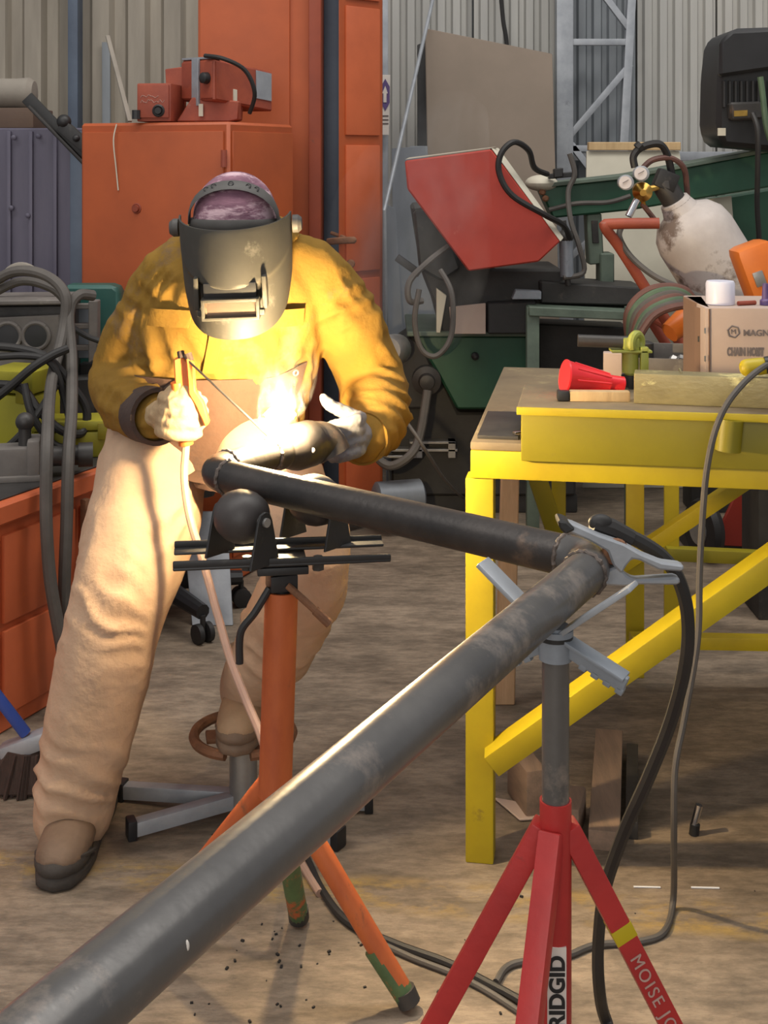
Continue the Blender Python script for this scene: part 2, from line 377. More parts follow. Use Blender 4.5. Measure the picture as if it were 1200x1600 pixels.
# steel column by the left wall sheets, wall girt and lattice column
obj('trim_1', MB().box(((115-600)*7.0/F, 7.04, 2.5), (.055, .12, 5.0), None, .005), 'post_blue', kind='structure')
gz = P(0, 244, 7.05).z
obj('trim_2', MB().box((1.9, 7.08, gz), (2.0, .12, .05), None, .005), 'galvanised', kind='structure')
col = thing('lattice_column', 'grey galvanised lattice column with diagonal bracing against the back wall', 'column', (1.1, 7.0, 0))
m_ = MB(); beam(m_, P(881, -420, 7.0), V((P(881, 0, 7).x, 7.0, 0)), .09, .09, (0, 1, 0)); obj('chord', m_, 'galvanised', col)
m_ = MB(); beam(m_, P(998, -220, 7.0), V((P(963, 0, 7).x-.05, 7.0, 0)), .045, .06, (0, 1, 0)); obj('chord', m_, 'galvanised', col)
for a, b in (((892, 66), (982, 66)), ((985, 100), (890, 212)), ((940, -12), (985, 48)), ((892, 232), (975, 232)), ((892, 225), (972, 330)), ((892, 400), (968, 335))):
    m_ = MB(); beam(m_, P(*a, 6.99), P(*b, 6.99), .035, .035, (0, 1, 0)); obj('brace', m_, 'galvanised', col)

# ================================================================== LEFT BACKGROUND
# ribbed purple-grey locker
lk = thing('metal_locker', 'purple-grey ribbed sheet metal locker at the upper left', 'locker', (-1.7, 5.05, 0))
obj('body', MB().prism([V((-2.3, 5.0, 0)), V((P(134, 0, 5.0).x, 5.0, 0)), V((P(134, 0, 5.0).x, 5.0, P(0, 200, 5).z)), V((-2.3, 5.0, P(0, 200, 5).z))], (0, .4, 0), .006), 'purple_grey', lk)
for x in (-20, 14, 48, 86, 120):
    c = P(x, 320, 4.99); obj('rib', MB().box((c.x, 4.992, P(0, 203, 5).z/2), (.016 if x < 110 else .05, .016, P(0, 203, 5).z-.01), None, .003), 'purple_grey' if x < 110 else 'post_blue', lk)
for x, y in ((22, 215), (60, 213), (18, 325), (44, 337)):
    m_ = MB().lathe([(.010, 0), (.010, .008), (.004, .011)], P(x, y, 4.985), (0, -1, 0), 10); obj('rivet', m_, 'purple_grey', lk)
z = P(0, 200, 5).z
obj('timber_board', MB().box((P(-30, 0, 5).x, 5.17, z+.04), (.40, .30, .08), None, .006), 'brown_board', label='dark brown board lying on top of the purple locker', cat='board')
obj('canvas_roll', MB().lathe([(.02, -.3), (.055, -.29), (.062, -.15), (.060, .08), (.064, .13), (.05, .15), (.02, .155)], (P(-22, 0, 5).x, 5.15, z+.08+.063), (1, 0, 0), 20), 'canvas_roll', label='rolled grey canvas on the brown board above the locker', cat='roll')
ab = thing('angle_bar', 'black steel angle bar sloping off the locker top', 'bar', P(45, 200, 4.9))
m_ = MB(); beam(m_, P(42, 152, 4.93), P(138, 252, 4.93), .05, .02, (0, 1, 0)); obj('flange', m_, 'black_metal', ab)
m_ = MB(); beam(m_, P(46, 166, 4.91), P(134, 257, 4.91), .012, .03, (0, 1, 0)); obj('web', m_, 'dark_steel', ab)
m_ = MB(); beam(m_, P(96, 195, 4.9), P(138, 232, 4.9), .05, .035, (0, 1, 0)); m_.ball(P(100, 190, 4.9), .028); m_.ball(P(119, 216, 4.88), .014); obj('clamp', m_, 'black_metal', ab)

# low orange cabinet with the corner turned to the camera
A, B, C = V((-1.12, 4.72, 0)), V((-.545, 4.5, 0)), V((-.35, 4.93, 0)); D = A+C-B; CT = P(360, 190, 4.5).z
cab = thing('steel_cabinet', 'waist-wide orange steel cabinet behind the welder with red boxes on top', 'cabinet', (B+D)/2)
obj('body', MB().prism([A, B, C, D], (0, 0, CT), .01), 'orange', cab)
def on_face(p, q, u, z, off=.012):
    d = (q-p).normalized(); n = V((d.y, -d.x, 0)); return p+(q-p)*u+n*off+V((0, 0, z)), d, n
c, d, n = on_face(A, B, .5, CT*.52, .004); obj('door', MB().box(c, ((B-A).length*.94, .012, CT*.92), frame(d), .004), 'orange', cab)
c, d, n = on_face(B, C, .5, CT*.52, .004); obj('side_panel', MB().box(c, ((C-B).length*.93, .010, CT*.92), frame(d), .004), 'orange', cab)
c, d, n = on_face(A, B, .985, CT-.13, .02); obj('hinge_pin', MB().tube([c+V((0, 0, -.03)), c+V((0, 0, .03))], .011, 10), 'red_box', cab)
c, d, n = on_face(A, B, .40, CT-.31, .01); m_ = MB().torus(c, n, .016, .004); m_.lathe([(.014, 0), (.012, .01)], c, n, 12); obj('lock', m_, 'orange_dark', cab)
c1, d, n = on_face(A, B, .27, CT-.005, .016); m_ = MB().tube(cr([c1, c1+V((-.01, -.006, -.06)), c1+V((-.002, 0, -.16)), c1+V((.006, 0, -.24))]), .0025, 6); obj('loose_cord', m_, 'cream', cab)

# tall orange cabinet, door ajar
TY = 5.16; sT = F/TY; TH = 2.75
tc = thing('tall_cabinet', 'tall orange steel cabinet with one narrow door standing ajar', 'cabinet', (-.35, TY+.2, 0))
x0, x1, x2, x3 = ((q-600)/sT for q in (308, 503, 530, 597))
obj('body', MB().box(((x0+x1)/2, TY+.27, TH/2+.02), (x1-x0, .50, TH-.04), None, .008), 'orange', tc)
obj('door', MB().box(((x0+x1)/2-.06, TY+.012, TH/2+.03), (x1-x0-.14, .02, TH-.16), None, .006), 'orange', tc)
obj('stile', MB().box((x1-.028, TY+.010, TH/2+.03), (.050, .024, TH-.14), None, .005), 'orange_dark', tc)
obj('recess_panel', MB().box(((x1+x2)/2, TY+.2, TH/2+.02), (x2-x1+.004, .05, TH-.06), None, .002), 'post_blue', tc)
obj('open_door', MB().prism([V((x2, TY-.05, .03)), V((x3, TY+.12, .03)), V((x3+.002, TY+.18, .03)), V((x2, TY+.02, .03))], (0, 0, TH-.05), .005), 'orange', tc)
dn = (V((x3, TY+.12, 0))-V((x2, TY-.05, 0))); dl = dn.length; dn.normalize(); nn = V((dn.y, -dn.x, 0))
for za, zb in ((.08, 1.02), (1.05, 1.56), (1.60, 2.12), (2.15, 2.6)):
    c = V((x2, TY-.05, 0))+dn*dl*.53+nn*.004; obj('door_panel', MB().box((c.x, c.y, (za+zb)/2), (dl*.78, .010, zb-za), frame(dn), .004), 'orange_bench', tc)
m_ = MB(); m_.tube(cr([P(512, 378, TY-.03), P(530, 376, TY-.075), P(557, 375, TY-.09)]), [.014]*12+[.006], 8, flat=(1, .6)); m_.tube([P(518, 364, TY), P(540, 372, TY-.06)], .008, 8); obj('handle', m_, 'rust', tc)
m_ = MB().lathe([(.018, 0), (.014, .03)], P(548, 412, TY-.05), (0, -1, 0), 10); obj('lock', m_, 'rust', tc)

# red steel boxes on top of the low cabinet
zc = CT
def rbox(px0, px1, py0, py1, Y, dep, rz, name, label, hole=True):
    a = P(px0, py1, Y); b = P(px1, py0, Y); c = V(((a.x+b.x)/2, Y+dep/2, (a.z+b.z)/2))
    t = thing(name, label, 'box', (c.x, c.y, a.z), 'red steel boxes on the cabinet')
    sz = (abs(b.x-a.x), dep, abs(b.z-a.z)); R = rotz(rz)
    obj('body', MB().box(c, sz, R, .006), 'red_box', t)
    obj('face_plate', MB().box(c+R@V((0, -dep/2-.004, .004)), (sz[0]*.9, .010, sz[2]*.86), R, .003), 'red_box', t)
    if hole:
        q = c+R@V((.02, -dep/2-.008, -sz[2]*.22)); m_ = MB().torus(q, R@V((0, 1, 0)), .018, .006, 16, 6); m_.lathe([(.014, 0), (.012, .01)], q, R@V((0, -1, 0)), 10); obj('knock_out', m_, 'black_metal', t)
    return t, c, R, sz
t, c, R, sz = rbox(217, 272, 130, 190, 4.62, .16, -.12, 'red_junction_box', 'small red steel box with chalk scribbles, leftmost on the cabinet')
random.seed(21)
for row, (z_, n_) in enumerate(((.022, 13), (.004, 17))):
    q = [c+R@V((-.046+k*.0055, -sz[1]/2-.0098, z_+random.uniform(-.006, .006))) for k in range(n_)]
    obj('chalk_scribble', MB().tube(cr(q, 3), .0008, 5), 'chalk', t)
m_ = MB().tube([P(213, 172, 4.62), P(213, 186, 4.62)], .016, 10); obj('bung', m_, 'black_metal', t)
t2 = thing('red_machine_box', 'long red steel box with grey end label tilted on a saddle', 'box', P(350, 190, 4.72), 'red steel boxes on the cabinet')
K0, K1, K2 = P(284, 154, 4.74), P(334, 157, 4.60), P(426, 166, 4.86)
K0.z = K1.z+.004; K2.z = K1.z-.030; K3 = K0+K2-K1
obj('body', MB().prism([K0, K1, K2, K3], (0, 0, .150), .006), 'red_box', t2)
def on_box(a, b, u, v, off): 
    d = (b-a); n = V((d.y, -d.x, 0)).normalized(); return a+d*u+V((0, 0, .150*v))+n*off
def strip(a, b, u0, u1, v0, v1, name, m, off=.004):
    obj(name, MB().prism([on_box(a, b, u0, v0, off), on_box(a, b, u1, v0, off), on_box(a, b, u1, v1, off), on_box(a, b, u0, v1, off)], on_box(a, b, u0, v0, 0)-on_box(a, b, u0, v0, off), .0008), m, t2)
strip(K0, K1, .38, .58, -.12, 1.02, 'collar', 'galvanised', .010)
strip(K0, K1, .02, .34, .06, .94, 'end_panel', 'red_box'); strip(K0, K1, .62, .97, .06, .94, 'end_panel', 'red_box')
strip(K1, K2, .03, .66, .05, .95, 'side_panel', 'red_box'); strip(K1, K2, .70, .97, .25, .95, 'end_label', 'galvanised')
strip(K1, K2, .30, .36, .06, .36, 'tag', 'cream', .008)
obj('lid_strip', MB().prism([K0+V((0, 0, .151)), K1+V((0, 0, .151)), K1+(K2-K1)*.12+V((0, 0, .151)), K0+(K2-K1)*.12+V((0, 0, .151))], (0, 0, .008), .001), 'galvanised', t2)
m_ = MB().lathe([(.022, 0), (.02, .02), (.012, .025)], P(323, 122, 4.62), (-.9, -1, 0), 12); obj('plug', m_, 'black_metal', t2)
m_ = MB().tube(cr([P(320, 87, 4.62), P(350, 92, 4.58), P(383, 110, 4.60), P(398, 145, 4.62), P(390, 177, 4.66)]), .008, 8); obj('cable_lead', m_, 'rubber', t2)
m_ = MB().prism(px_poly([(276, 190), (300, 152), (374, 158), (372, 187), (358, 190)], 4.66), (0, .14, 0), .004); obj('saddle', m_, 'red_box', t2)
slab('rear_block', [(258, 108), (288, 104), (288, 188), (262, 188)], 4.80, .05, 'red_box', t2)
obj('tag', MB().box(P(314, 172, 4.652), (.016, .006, .045)), 'cream', t2)
obj('thin_lath', beam(MB(), P(168, 56, 5.3), P(203, 190, 5.02), .018, .010), 'canvas_roll', label='thin wooden lath leaning on the wall behind the small red box', cat='lath')
obj('thin_lath.001', beam(MB(), P(166, 66, 7.13), V((P(168, 0, 7.13).x, 7.13, 0)), .045, .02, (0, 1, 0)), 'wall_grey', label='flat grey strip upright against the warm wall sheets', cat='strip')

# orange workbench with doors
b0 = V((-1.0, 3.34, 0)); bd = V((.42, .907, 0)).normalized(); bn = V((-bd.y, bd.x, 0)); bh = .60
wb = thing('workbench', 'low orange steel workbench cabinet with doors at the left edge', 'workbench', b0+bn*.35)
p0 = b0-bd*.9; p1 = b0+bd*.62
obj('body', MB().prism([p0, p1, p1+bn*.75, p0+bn*.75], (0, 0, bh-.045), .006), 'orange_bench', wb)
obj('worktop', MB().prism([p0-bn*.03+V((0, 0, bh-.045)), p1-bn*.03+bd*.02+V((0, 0, bh-.045)), p1+bn*.78+bd*.02+V((0, 0, bh-.045)), p0+bn*.78+V((0, 0, bh-.045))], (0, 0, .055), .006), 'orange_bench', wb)
obj('steel_top', MB().prism([p0+V((0, 0, bh+.010)), p1+V((0, 0, bh+.010)), p1+bn*.75+V((0, 0, bh+.010)), p0+bn*.75+V((0, 0, bh+.010))], (0, 0, .006), .002), 'dark_steel', wb)
for a, b in ((-.62, -.03), (.0, .29), (.32, .60)):
    for za, zb in ((.05, .27), (.29, .52)):
        m_ = MB(); ca = b0+bd*a-bn*.006; cb = b0+bd*b-bn*.006
        m_.box((ca+cb)/2+V((0, 0, (za+zb)/2)), ((cb-ca).length, .014, zb-za), frame(bd), .004); obj('door_panel', m_, 'orange_bench', wb)
lp = b0+bd*.31-bn*.03
m_ = MB().box(lp+V((0, 0, .50)), (.022, .02, .09), frame(bd), .004); m_.tube(cr([lp-bn*.02+V((0, 0, .53)), lp-bn*.04+V((0, 0, .48)), lp-bn*.015+V((0, 0, .42))]), .008, 8); m_.torus(lp-bn*.02+V((0, 0, .38)), bn, .018, .006); m_.box(lp+V((0, 0, .33)), (.03, .016, .10), frame(bd), .004); obj('latch', m_, 'rust', wb)

BT = bh+.016
def BP(px, py, back=0):            # point on the bench top seen at this pixel
    return PZ(px, py, BT)
# vice with round tail
vz = thing('bench_vice', 'grey cast bench vice with round bar on the orange workbench', 'vice', V((-1.02, 3.55, BT)))
c = V((-1.03, 3.56, BT)); R = frame((.97, .22, 0))
obj('body', MB().box(c+V((0, 0, .045)), (.15, .09, .09), R, .008).box(c+R@V((.055, 0, .055)), (.035, .11, .11), R, .008).box(c+V((0, 0, .008)), (.20, .12, .016), R, .003), 'dusty_grey', vz)
obj('tail_bar', MB().tube([c+R@V((.06, 0, .055)), c+R@V((.20, 0, .055))], .028, 18).tube([c+R@V((.175, 0, .055)), c+R@V((.215, 0, .055))], .034, 18), 'dark_steel', vz)
obj('jaw', MB().tube([c+R@V((.03, 0, .09)), c+R@V((.03, 0, .15))], .018, 12).ball(c+R@V((.03, 0, .155)), .026), 'dark_steel', vz)
# yellow cases
def ycase(name, c, size, rz, label):
    t = thing(name, label, 'case', V(c)); R = rotz(rz); c = V(c)+V((0, 0, size[2]/2))
    obj('body', MB().box(c+V((0, 0, -size[2]*.15)), (size[0], size[1], size[2]*.70), R, .008), 'yellow_case', t)
    obj('lid', MB().box(c+V((0, 0, size[2]*.36)), (size[0]*1.02, size[1]*1.02, size[2]*.27), R, .008), 'yellow_case', t)
    for s in (-.3, .3): obj('catch', MB().box(c+R@V((size[0]*s, -size[1]/2-.008, size[2]*.22)), (.03, .012, .05), R, .003), 'yellow_olive', t)
    return t
cA = V((-1.11, 3.93, BT)); ycase('yellow_case', cA, (.17, .16, .25), -.3, 'upright yellow case at the frame edge behind the vice')
cB = V((-.92, 3.86, BT)); ycase('yellow_case.001', cB, (.26, .13, .11), .12, 'low yellow case lying behind the hanging cables')

# grey wire feeder / welding set with round holes, on top of cases region
zf = P(0, 600, 4.15).z
wm = thing('welding_machine', 'dusty grey welding machine with round vents hung with cables', 'machine', P(70, 600, 4.3))
Yf = 4.12
def hole_plate():
    m_ = MB(); m_.prism(px_poly([(-40, 498), (92, 492), (96, 560), (90, 575), (-40, 578)], Yf), (0, .03, 0), .004); return m_
obj('front_panel', hole_plate(), 'dusty_grey', wm)
obj('top_tray', MB().prism(px_poly([(-40, 470), (108, 468), (108, 476), (-40, 478)], Yf-.02), (0, .26, 0), .004), 'dusty_grey', wm)
obj('housing', MB().prism(px_poly([(-40, 478), (106, 476), (106, 600), (-40, 600)], Yf+.05), (0, .18, 0), .006), 'dark_steel', wm)
for x in (12, 56):
    c = P(x, 525, Yf-.006); obj('vent_ring', MB().torus(c, (0, 1, 0), .042, .007, 24, 8), 'dusty_grey', wm); obj('vent', MB().lathe([(.040, 0), (.040, .008), (.012, .009)], c+V((0, .006, 0)), (0, -1, 0), 24), 'black_plastic', wm)
obj('side_post', MB().prism(px_poly([(138, 470), (152, 470), (152, 560), (138, 568)], Yf+.1), (0, .05, 0), .003), 'dusty_grey', wm)
for y in (475, 506, 540): obj('rail', MB().prism(px_poly([(104, y), (140, y), (140, y+8), (104, y+8)], Yf+.12), (0, .03, 0), .002), 'dusty_grey', wm)
obj('side_panel', MB().prism(px_poly([(104, 478), (140, 478), (140, 560), (104, 560)], Yf+.2), (0, .02, 0), .002), 'sheet_grey_blue', wm)
obj('undercarriage', MB().prism(px_poly([(-40, 600), (150, 590), (150, 690), (-40, 700)], Yf+.08), (0, .14, 0), .006), 'dark_casting', wm)
obj('leg', MB().prism(px_poly([(124, 568), (146, 568), (146, 706), (124, 706)], Yf+.16), (0, .05, 0), .003), 'black_metal', wm)
obj('leg', MB().box(V((P(20, 0, 4.4).x, 4.28, .36)), (.05, .05, .72), None, .003), 'black_metal', wm)
obj('leg', MB().box(V((P(138, 0, 4.3).x, 4.31, .36)), (.05, .05, .72), None, .003), 'black_metal', wm)
obj('handle', MB().tube(cr([P(-10, 470, 4.2), P(10, 425, 4.2), P(40, 415, 4.2), P(75, 440, 4.2), P(95, 470, 4.2)]), .010, 8), 'canvas_roll', wm)
# teal machine behind
tl = thing('teal_machine', 'teal green machine cover behind the grey welding machine', 'machine', (-1.0, 4.47, 0))
obj('cover', MB().prism([V((x, 4.41, z_)) for x, z_ in ((P(100, 0, 4.45).x, 0), (P(190, 0, 4.45).x, 0), (P(190, 0, 4.45).x, P(0, 452, 4.45).z), (P(180, 0, 4.45).x, P(0, 444, 4.45).z), (P(104, 0, 4.45).x, P(0, 444, 4.45).z))], (0, .10, 0), .012), 'teal', tl)
obj('trim', MB().prism(px_poly([(100, 590), (150, 590), (150, 604), (100, 604)], 4.395), (0, .015, 0), .002), 'cream', tl)
# hanging cables
cg = 'heavy grey cables draped over the welding machine'
def hang(pts, r, label, m='cable_grey'): return cable('welding_cable', [P(*q) for q in pts], r, m, label, 'cable', n=10, group=cg)
hang([(-30, 455, 4.0), (20, 425, 3.98), (70, 430, 3.96), (102, 462, 3.93), (98, 520, 3.9), (80, 600, 3.74), (74, 690, 3.46), (72, 800, 3.40), (78, 900, 3.40), (92, 985, 3.41), (106, 1060, 3.43), (120, 1128, 3.41)], .017, 'thick grey cable looping over the machine and down in front, leftmost strand')
hang([(146, 462, 4.0), (122, 462, 3.96), (108, 490, 3.93), (112, 560, 3.86), (112, 640, 3.68), (107, 710, 3.51), (104, 820, 3.47), (101, 900, 3.46), (100, 980, 3.46), (108, 1050, 3.47), (128, 1112, 3.46)], .017, 'thick grey cable hanging straight down beside the leftmost strand')
hang([(-30, 470, 4.0), (30, 440, 4.02), (80, 450, 4.03), (106, 475, 4.03)], .014, 'grey cable arched across the machine top')
hang([(-30, 540, 3.79), (30, 545, 3.79), (75, 560, 3.79), (110, 600, 3.81), (135, 640, 3.82), (128, 676, 3.80), (95, 672, 3.74), (60, 640, 3.74), (30, 605, 3.76), (-30, 600, 3.79)], .013, 'dark grey cable coil sagging below the round vents', 'rubber')
hang([(-30, 560, 3.77), (40, 556, 3.77), (80, 568, 3.77), (100, 620, 3.78), (112, 690, 3.76), (84, 694, 3.74), (50, 648, 3.72), (38, 600, 3.74)], .011, 'thinner black cable coil crossing the yellow case', 'rubber')
hang([(-30, 640, 3.74), (15, 605, 3.74), (50, 575, 3.74), (80, 556, 3.76), (105, 545, 3.79)], .013, 'dark cable running up across the vents from the left', 'rubber')
hang([(-30, 715, 3.74), (10, 700, 3.72), (45, 665, 3.72), (70, 630, 3.74), (88, 600, 3.76)], .012, 'dark cable slanting in front of the upright yellow case', 'rubber')
hang([(115, 512, 4.0), (135, 525, 3.98), (156, 533, 3.97)], .009, 'short black lead behind the hanging strands', 'rubber')
hang([(130, 740, 3.8), (136, 775, 3.78), (146, 800, 3.75), (150, 830, 3.8)], .014, 'short grey lead under the vice tail', 'galvanised')

# office-chair base behind the welder, grey panel
chp = V((-.75, 4.20, 0))
ch = thing('swivel_chair', 'black swivel chair star base with casters behind the welder', 'chair', chp)
obj('column', MB().tube([chp+V((0, 0, .08)), chp+V((0, 0, .42))], .028, 14), 'black_plastic', ch)
obj('seat', MB().box(chp+V((.05, .05, .45)), (.32, .34, .07), None, .03), 'rubber', ch)
for a in (-.87, .385, 1.64, 2.90, 4.15):
    e = chp+V((math.cos(a)*.29, math.sin(a)*.29, .085))
    lg = obj('leg', MB().tube([chp+V((0, 0, .12)), e+V((0, 0, .01))], [.034, .024], 10), 'black_plastic', ch)
    m_ = MB()
    for s in (-1, 1): q = e+V((-math.sin(a)*.018*s, math.cos(a)*.018*s, -.055)); m_.lathe([(.02, -.010), (.031, -.008), (.031, .008), (.02, .010)], q, (-math.sin(a), math.cos(a), 0), 16)
    m_.tube([e, e+V((0, 0, -.05))], .009, 8); obj('caster', m_, 'rubber', lg)
obj('grey_panel', MB().prism([P(284, 800, 4.26), P(354, 800, 4.26), V((P(364, 0, 4.12).x, 4.12, .001)), V((P(300, 0, 4.12).x, 4.12, .001))], (0, .012, 0), .002), 'galvanised', label='pale grey sheet offcut leaning behind the welder legs', cat='sheet')

# broom at the left edge
br = thing('broom', 'broom with blue handle and dark bristles at the left edge', 'broom', G(15, 1240))
hb = G(20, 1238)
obj('handle', MB().tube([hb+V((.03, 0, .14)), hb+V((-.22, -.10, .55)), hb+V((-.55, -.32, 1.20))], .014, 12), 'blue_handle', br)
obj('head', MB().box(hb+V((.035, 0, .115)), (.13, .05, .04), Matrix.Rotation(-.35, 3, 'Y'), .01), 'galvanised', br)
m_ = MB(); random.seed(3)
m_.prism([hb+V((-.03, -.035, .0)), hb+V((.075, -.035, .0)), hb+V((.085, -.025, .10)), hb+V((-.01, -.025, .12)), hb+V((-.05, -.035, .05))], (0, .07, 0), .012)
for i in range(60):
    x = random.uniform(-.045, .08); y = random.uniform(-.042, .04); m_.tube([hb+V((x*.7+.02, y*.7, .10)), hb+V((x, y, .002))], .004, 4)
obj('bristles', m_, 'bristle', br)

# ================================================================== RIGHT BACKGROUND
def lean(name, poly, Y, t, m, label, cat, zb=0, Yb=None, bev=.003):
    "sheet whose visible top outline is given; runs down to the floor"
    a, b = px_poly(poly, Y); Yb = Yb or Y-.35
    return obj(name, MB().prism([a, b, V((b.x, Yb, zb)), V((a.x, Yb, zb))], (0, t, 0), bev), m, label=label, cat=cat)
obj('taupe_sheet', MB().prism([P(664, 44, 6.75), P(863, 84, 6.75), V((P(880, 0, 6.3).x, 6.3, 0)), V((P(676, 0, 6.3).x, 6.3, 0))], (0, .025, 0), .004), 'board_taupe', label='large taupe fibre board leaning against the back wall', cat='board')
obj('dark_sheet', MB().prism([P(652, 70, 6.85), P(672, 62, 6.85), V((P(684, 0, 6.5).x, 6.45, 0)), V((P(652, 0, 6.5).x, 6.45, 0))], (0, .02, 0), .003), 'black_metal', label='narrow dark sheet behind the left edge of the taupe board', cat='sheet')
for i, (pa, pb, ya, yb, Yt, m, lb) in enumerate(((612, 664, 232, 228, 6.3, 'sheet_grey_blue', 'blue-grey steel sheet leaning beside the tall cabinet'), (640, 668, 228, 228, 6.45, 'wall_grey', 'paler grey steel sheet behind the leaning blue-grey one'), (600, 618, 318, 326, 6.1, 'sheet_grey_blue', 'narrow grey steel offcut in front of the blue-grey sheet'))):
    obj('steel_sheet', MB().prism([P(pa, ya, Yt), P(pb, yb, Yt), V((P(pb+26, 0, 5.95).x, (5.98, 6.14, 5.88)[i], 0)), V((P(pa+8, 0, 5.95).x, (5.98, 6.14, 5.88)[i], 0))], (0, .02, 0), .002), m, label=lb, cat='sheet', group='steel sheets leaning by the tall cabinet')
obj('leaning_rod', MB().tube([P(690, -60, 7.0), P(600, 330, 5.75), V((.012, 5.72, .6)), V((.02, 5.70, 0.0))], .010, 8), 'galvanised', label='long thin steel rod leaning beside the wall sign', cat='rod')
obj('wall_cable', MB().tube(cr([P(780, -40, 7.1), P(786, 30, 7.1), P(792, 75, 7.1), P(795, 200, 7.1)]), .012, 8), 'rubber', label='black cable hanging down the wall above the taupe board', cat='cable')
sg = thing('wall_sign', 'white wall sign with purple hexagon beside the tall cabinet', 'sign', P(603, 210, 6.6))
obj('post', MB().box((P(602, 0, 6.66).x, 6.69, 1.2), (.03, .03, 2.42), None, .003), 'galvanised', sg)
obj('plate', MB().prism(px_poly([(594, 117), (610, 117), (608, 211), (593, 211)], 6.6), (0, .008, 0), .001), 'label_white', sg)
hx = [(602+8*math.cos(a), 148+25*math.sin(a)) for a in [PI/6+PI/3*k for k in range(6)]]
obj('hexagon', MB().prism(px_poly(hx, 6.596), (0, .003, 0)), 'purple_print', sg)
obj('arrow', MB().prism(px_poly([(599, 160), (599, 146), (597, 146), (602, 134), (606, 146), (604, 146), (604, 160)], 6.592), (0, .003, 0)), 'label_white', sg)
for k in range(3): obj('text_line', MB().prism(px_poly([(597, 180+k*6), (607, 180+k*6), (607, 182+k*6), (597, 182+k*6)], 6.597), (0, .002, 0)), 'print_grey', sg)

# cream board with a timber strip behind the machine arm
a, b = P(917, 236, 6.1), P(1062, 236, 6.1)
obj('cream_board', MB().prism([a, b, V((b.x+.1, 5.85, 0)), V((a.x-.06, 5.85, 0))], (0, .025, 0), .003), 'cream', label='cream board standing behind the green machine arm', cat='board')
obj('timber_strip', MB().prism(px_poly([(920, 222), (1064, 222), (1064, 235), (920, 235)], 6.08), (0, .05, 0), .003), 'timber_pale', label='pale timber strip lying along the top of the cream board', cat='timber')
obj('white_card', MB().prism([P(1098, 312, 5.55), P(1143, 306, 5.55), P(1152, 420, 5.45), P(1100, 440, 5.45)], (0, .02, 0), .002), 'cream', label='off-white board leaning behind the gas cylinder', cat='board')
bb = P(1126, 430, 5.46); obj('steel_plinth', MB().box((bb.x+.02, 5.52, bb.z/2-.01), (.30, .16, bb.z-.02), None, .006), 'dark_casting', label='dark steel pedestal under the off-white board', cat='pedestal')

# green cutting machine: bed, head with red guard, swing arm, motor
gm = thing('cutting_machine', 'dark green metal cutting machine with red guard and long swing arm', 'machine', (.35, 5.3, 0))
obj('base_cabinet', MB().prism(px_poly([(648, 524), (838, 524), (838, 640), (714, 640), (684, 585)], 5.3), (0, .5, 0), .01), 'green_machine', gm)
obj('base_knob', MB().lathe([(.016, 0), (.016, .02), (.006, .028)], P(742, 556, 5.29), (0, -1, 0), 12), 'black_metal', gm)
obj('base_ledge', MB().prism(px_poly([(636, 518), (842, 518), (842, 526), (636, 526)], 5.25), (0, .6, 0), .004), 'green_grey', gm)
m_ = MB().prism(px_poly([(610, 560), (690, 590), (716, 645), (900, 645), (900, 775), (612, 775)], 5.42), (0, .4, 0), .01)
z0 = P(0, 776, 5.42).z; m_.box((P(760, 0, 5.6).x, 5.65, max(z0, .04)/2), (.75, .42, max(z0, .04)), None, .01)
obj('pedestal', m_, 'dark_casting', gm)
obj('gearbox', MB().prism(px_poly([(617, 540), (640, 524), (662, 540), (684, 590), (664, 640), (625, 640)], 5.32), (0, .3, 0), .012), 'dark_casting', gm)
obj('gear_hub', MB().lathe([(.06, 0), (.06, .05), (.035, .06), (.03, .09), (.012, .095)], P(666, 592, 5.31), (0, -1, 0), 20), 'dark_steel', gm)
obj('motor_end', MB().lathe([(.05, 0), (.062, .02), (.062, .12), (.05, .14)], P(622, 545, 5.22), (-.3, -1, .1), 20), 'steel', gm)
m_ = MB()
for x0_, x1_, y0_, y1_ in ((595, 715, 702, 706), (640, 712, 690, 694), (650, 660, 694, 716), (700, 712, 690, 716), (598, 650, 712, 716)): m_.prism(px_poly([(x0_, y0_), (x1_, y0_), (x1_, y1_), (x0_, y1_)], 5.36), (0, .06, 0), .002)
obj('rail_bracket', m_, 'steel', gm)
# head block
obj('head_body', MB().prism(px_poly([(643, 322), (700, 315), (770, 420), (880, 420), (880, 470), (770, 520), (690, 522), (676, 470), (660, 430)], 5.28), (0, .4, 0), .012), 'dark_casting', gm)
obj('head_cover', MB().prism(px_poly([(646, 330), (690, 330), (720, 420), (690, 440), (655, 420)], 5.2), (0, .09, 0), .01), 'black_metal', gm)
obj('vice_block', MB().prism(px_poly([(762, 474), (838, 470), (838, 522), (762, 522)], 5.2), (0, .2, 0), .006), 'black_metal', gm)
obj('vice_plate', MB().prism(px_poly([(800, 468), (806, 453), (846, 455), (846, 468)], 5.15), (0, .05, 0), .003), 'blue_grey_steel', gm)
obj('feed_plate', MB().prism(px_poly([(702, 480), (759, 474), (759, 522), (706, 522)], 5.2), (0, .02, 0), .002), 'cardboard', gm)
obj('feed_arm', MB().prism(px_poly([(682, 450), (698, 462), (688, 520), (682, 520)], 5.22), (0, .03, 0), .002), 'cream', gm)
obj('lever', beam(MB(), P(620, 402, 5.15), P(656, 428, 5.15), .03, .03, (0, 1, 0)), 'black_metal', gm)
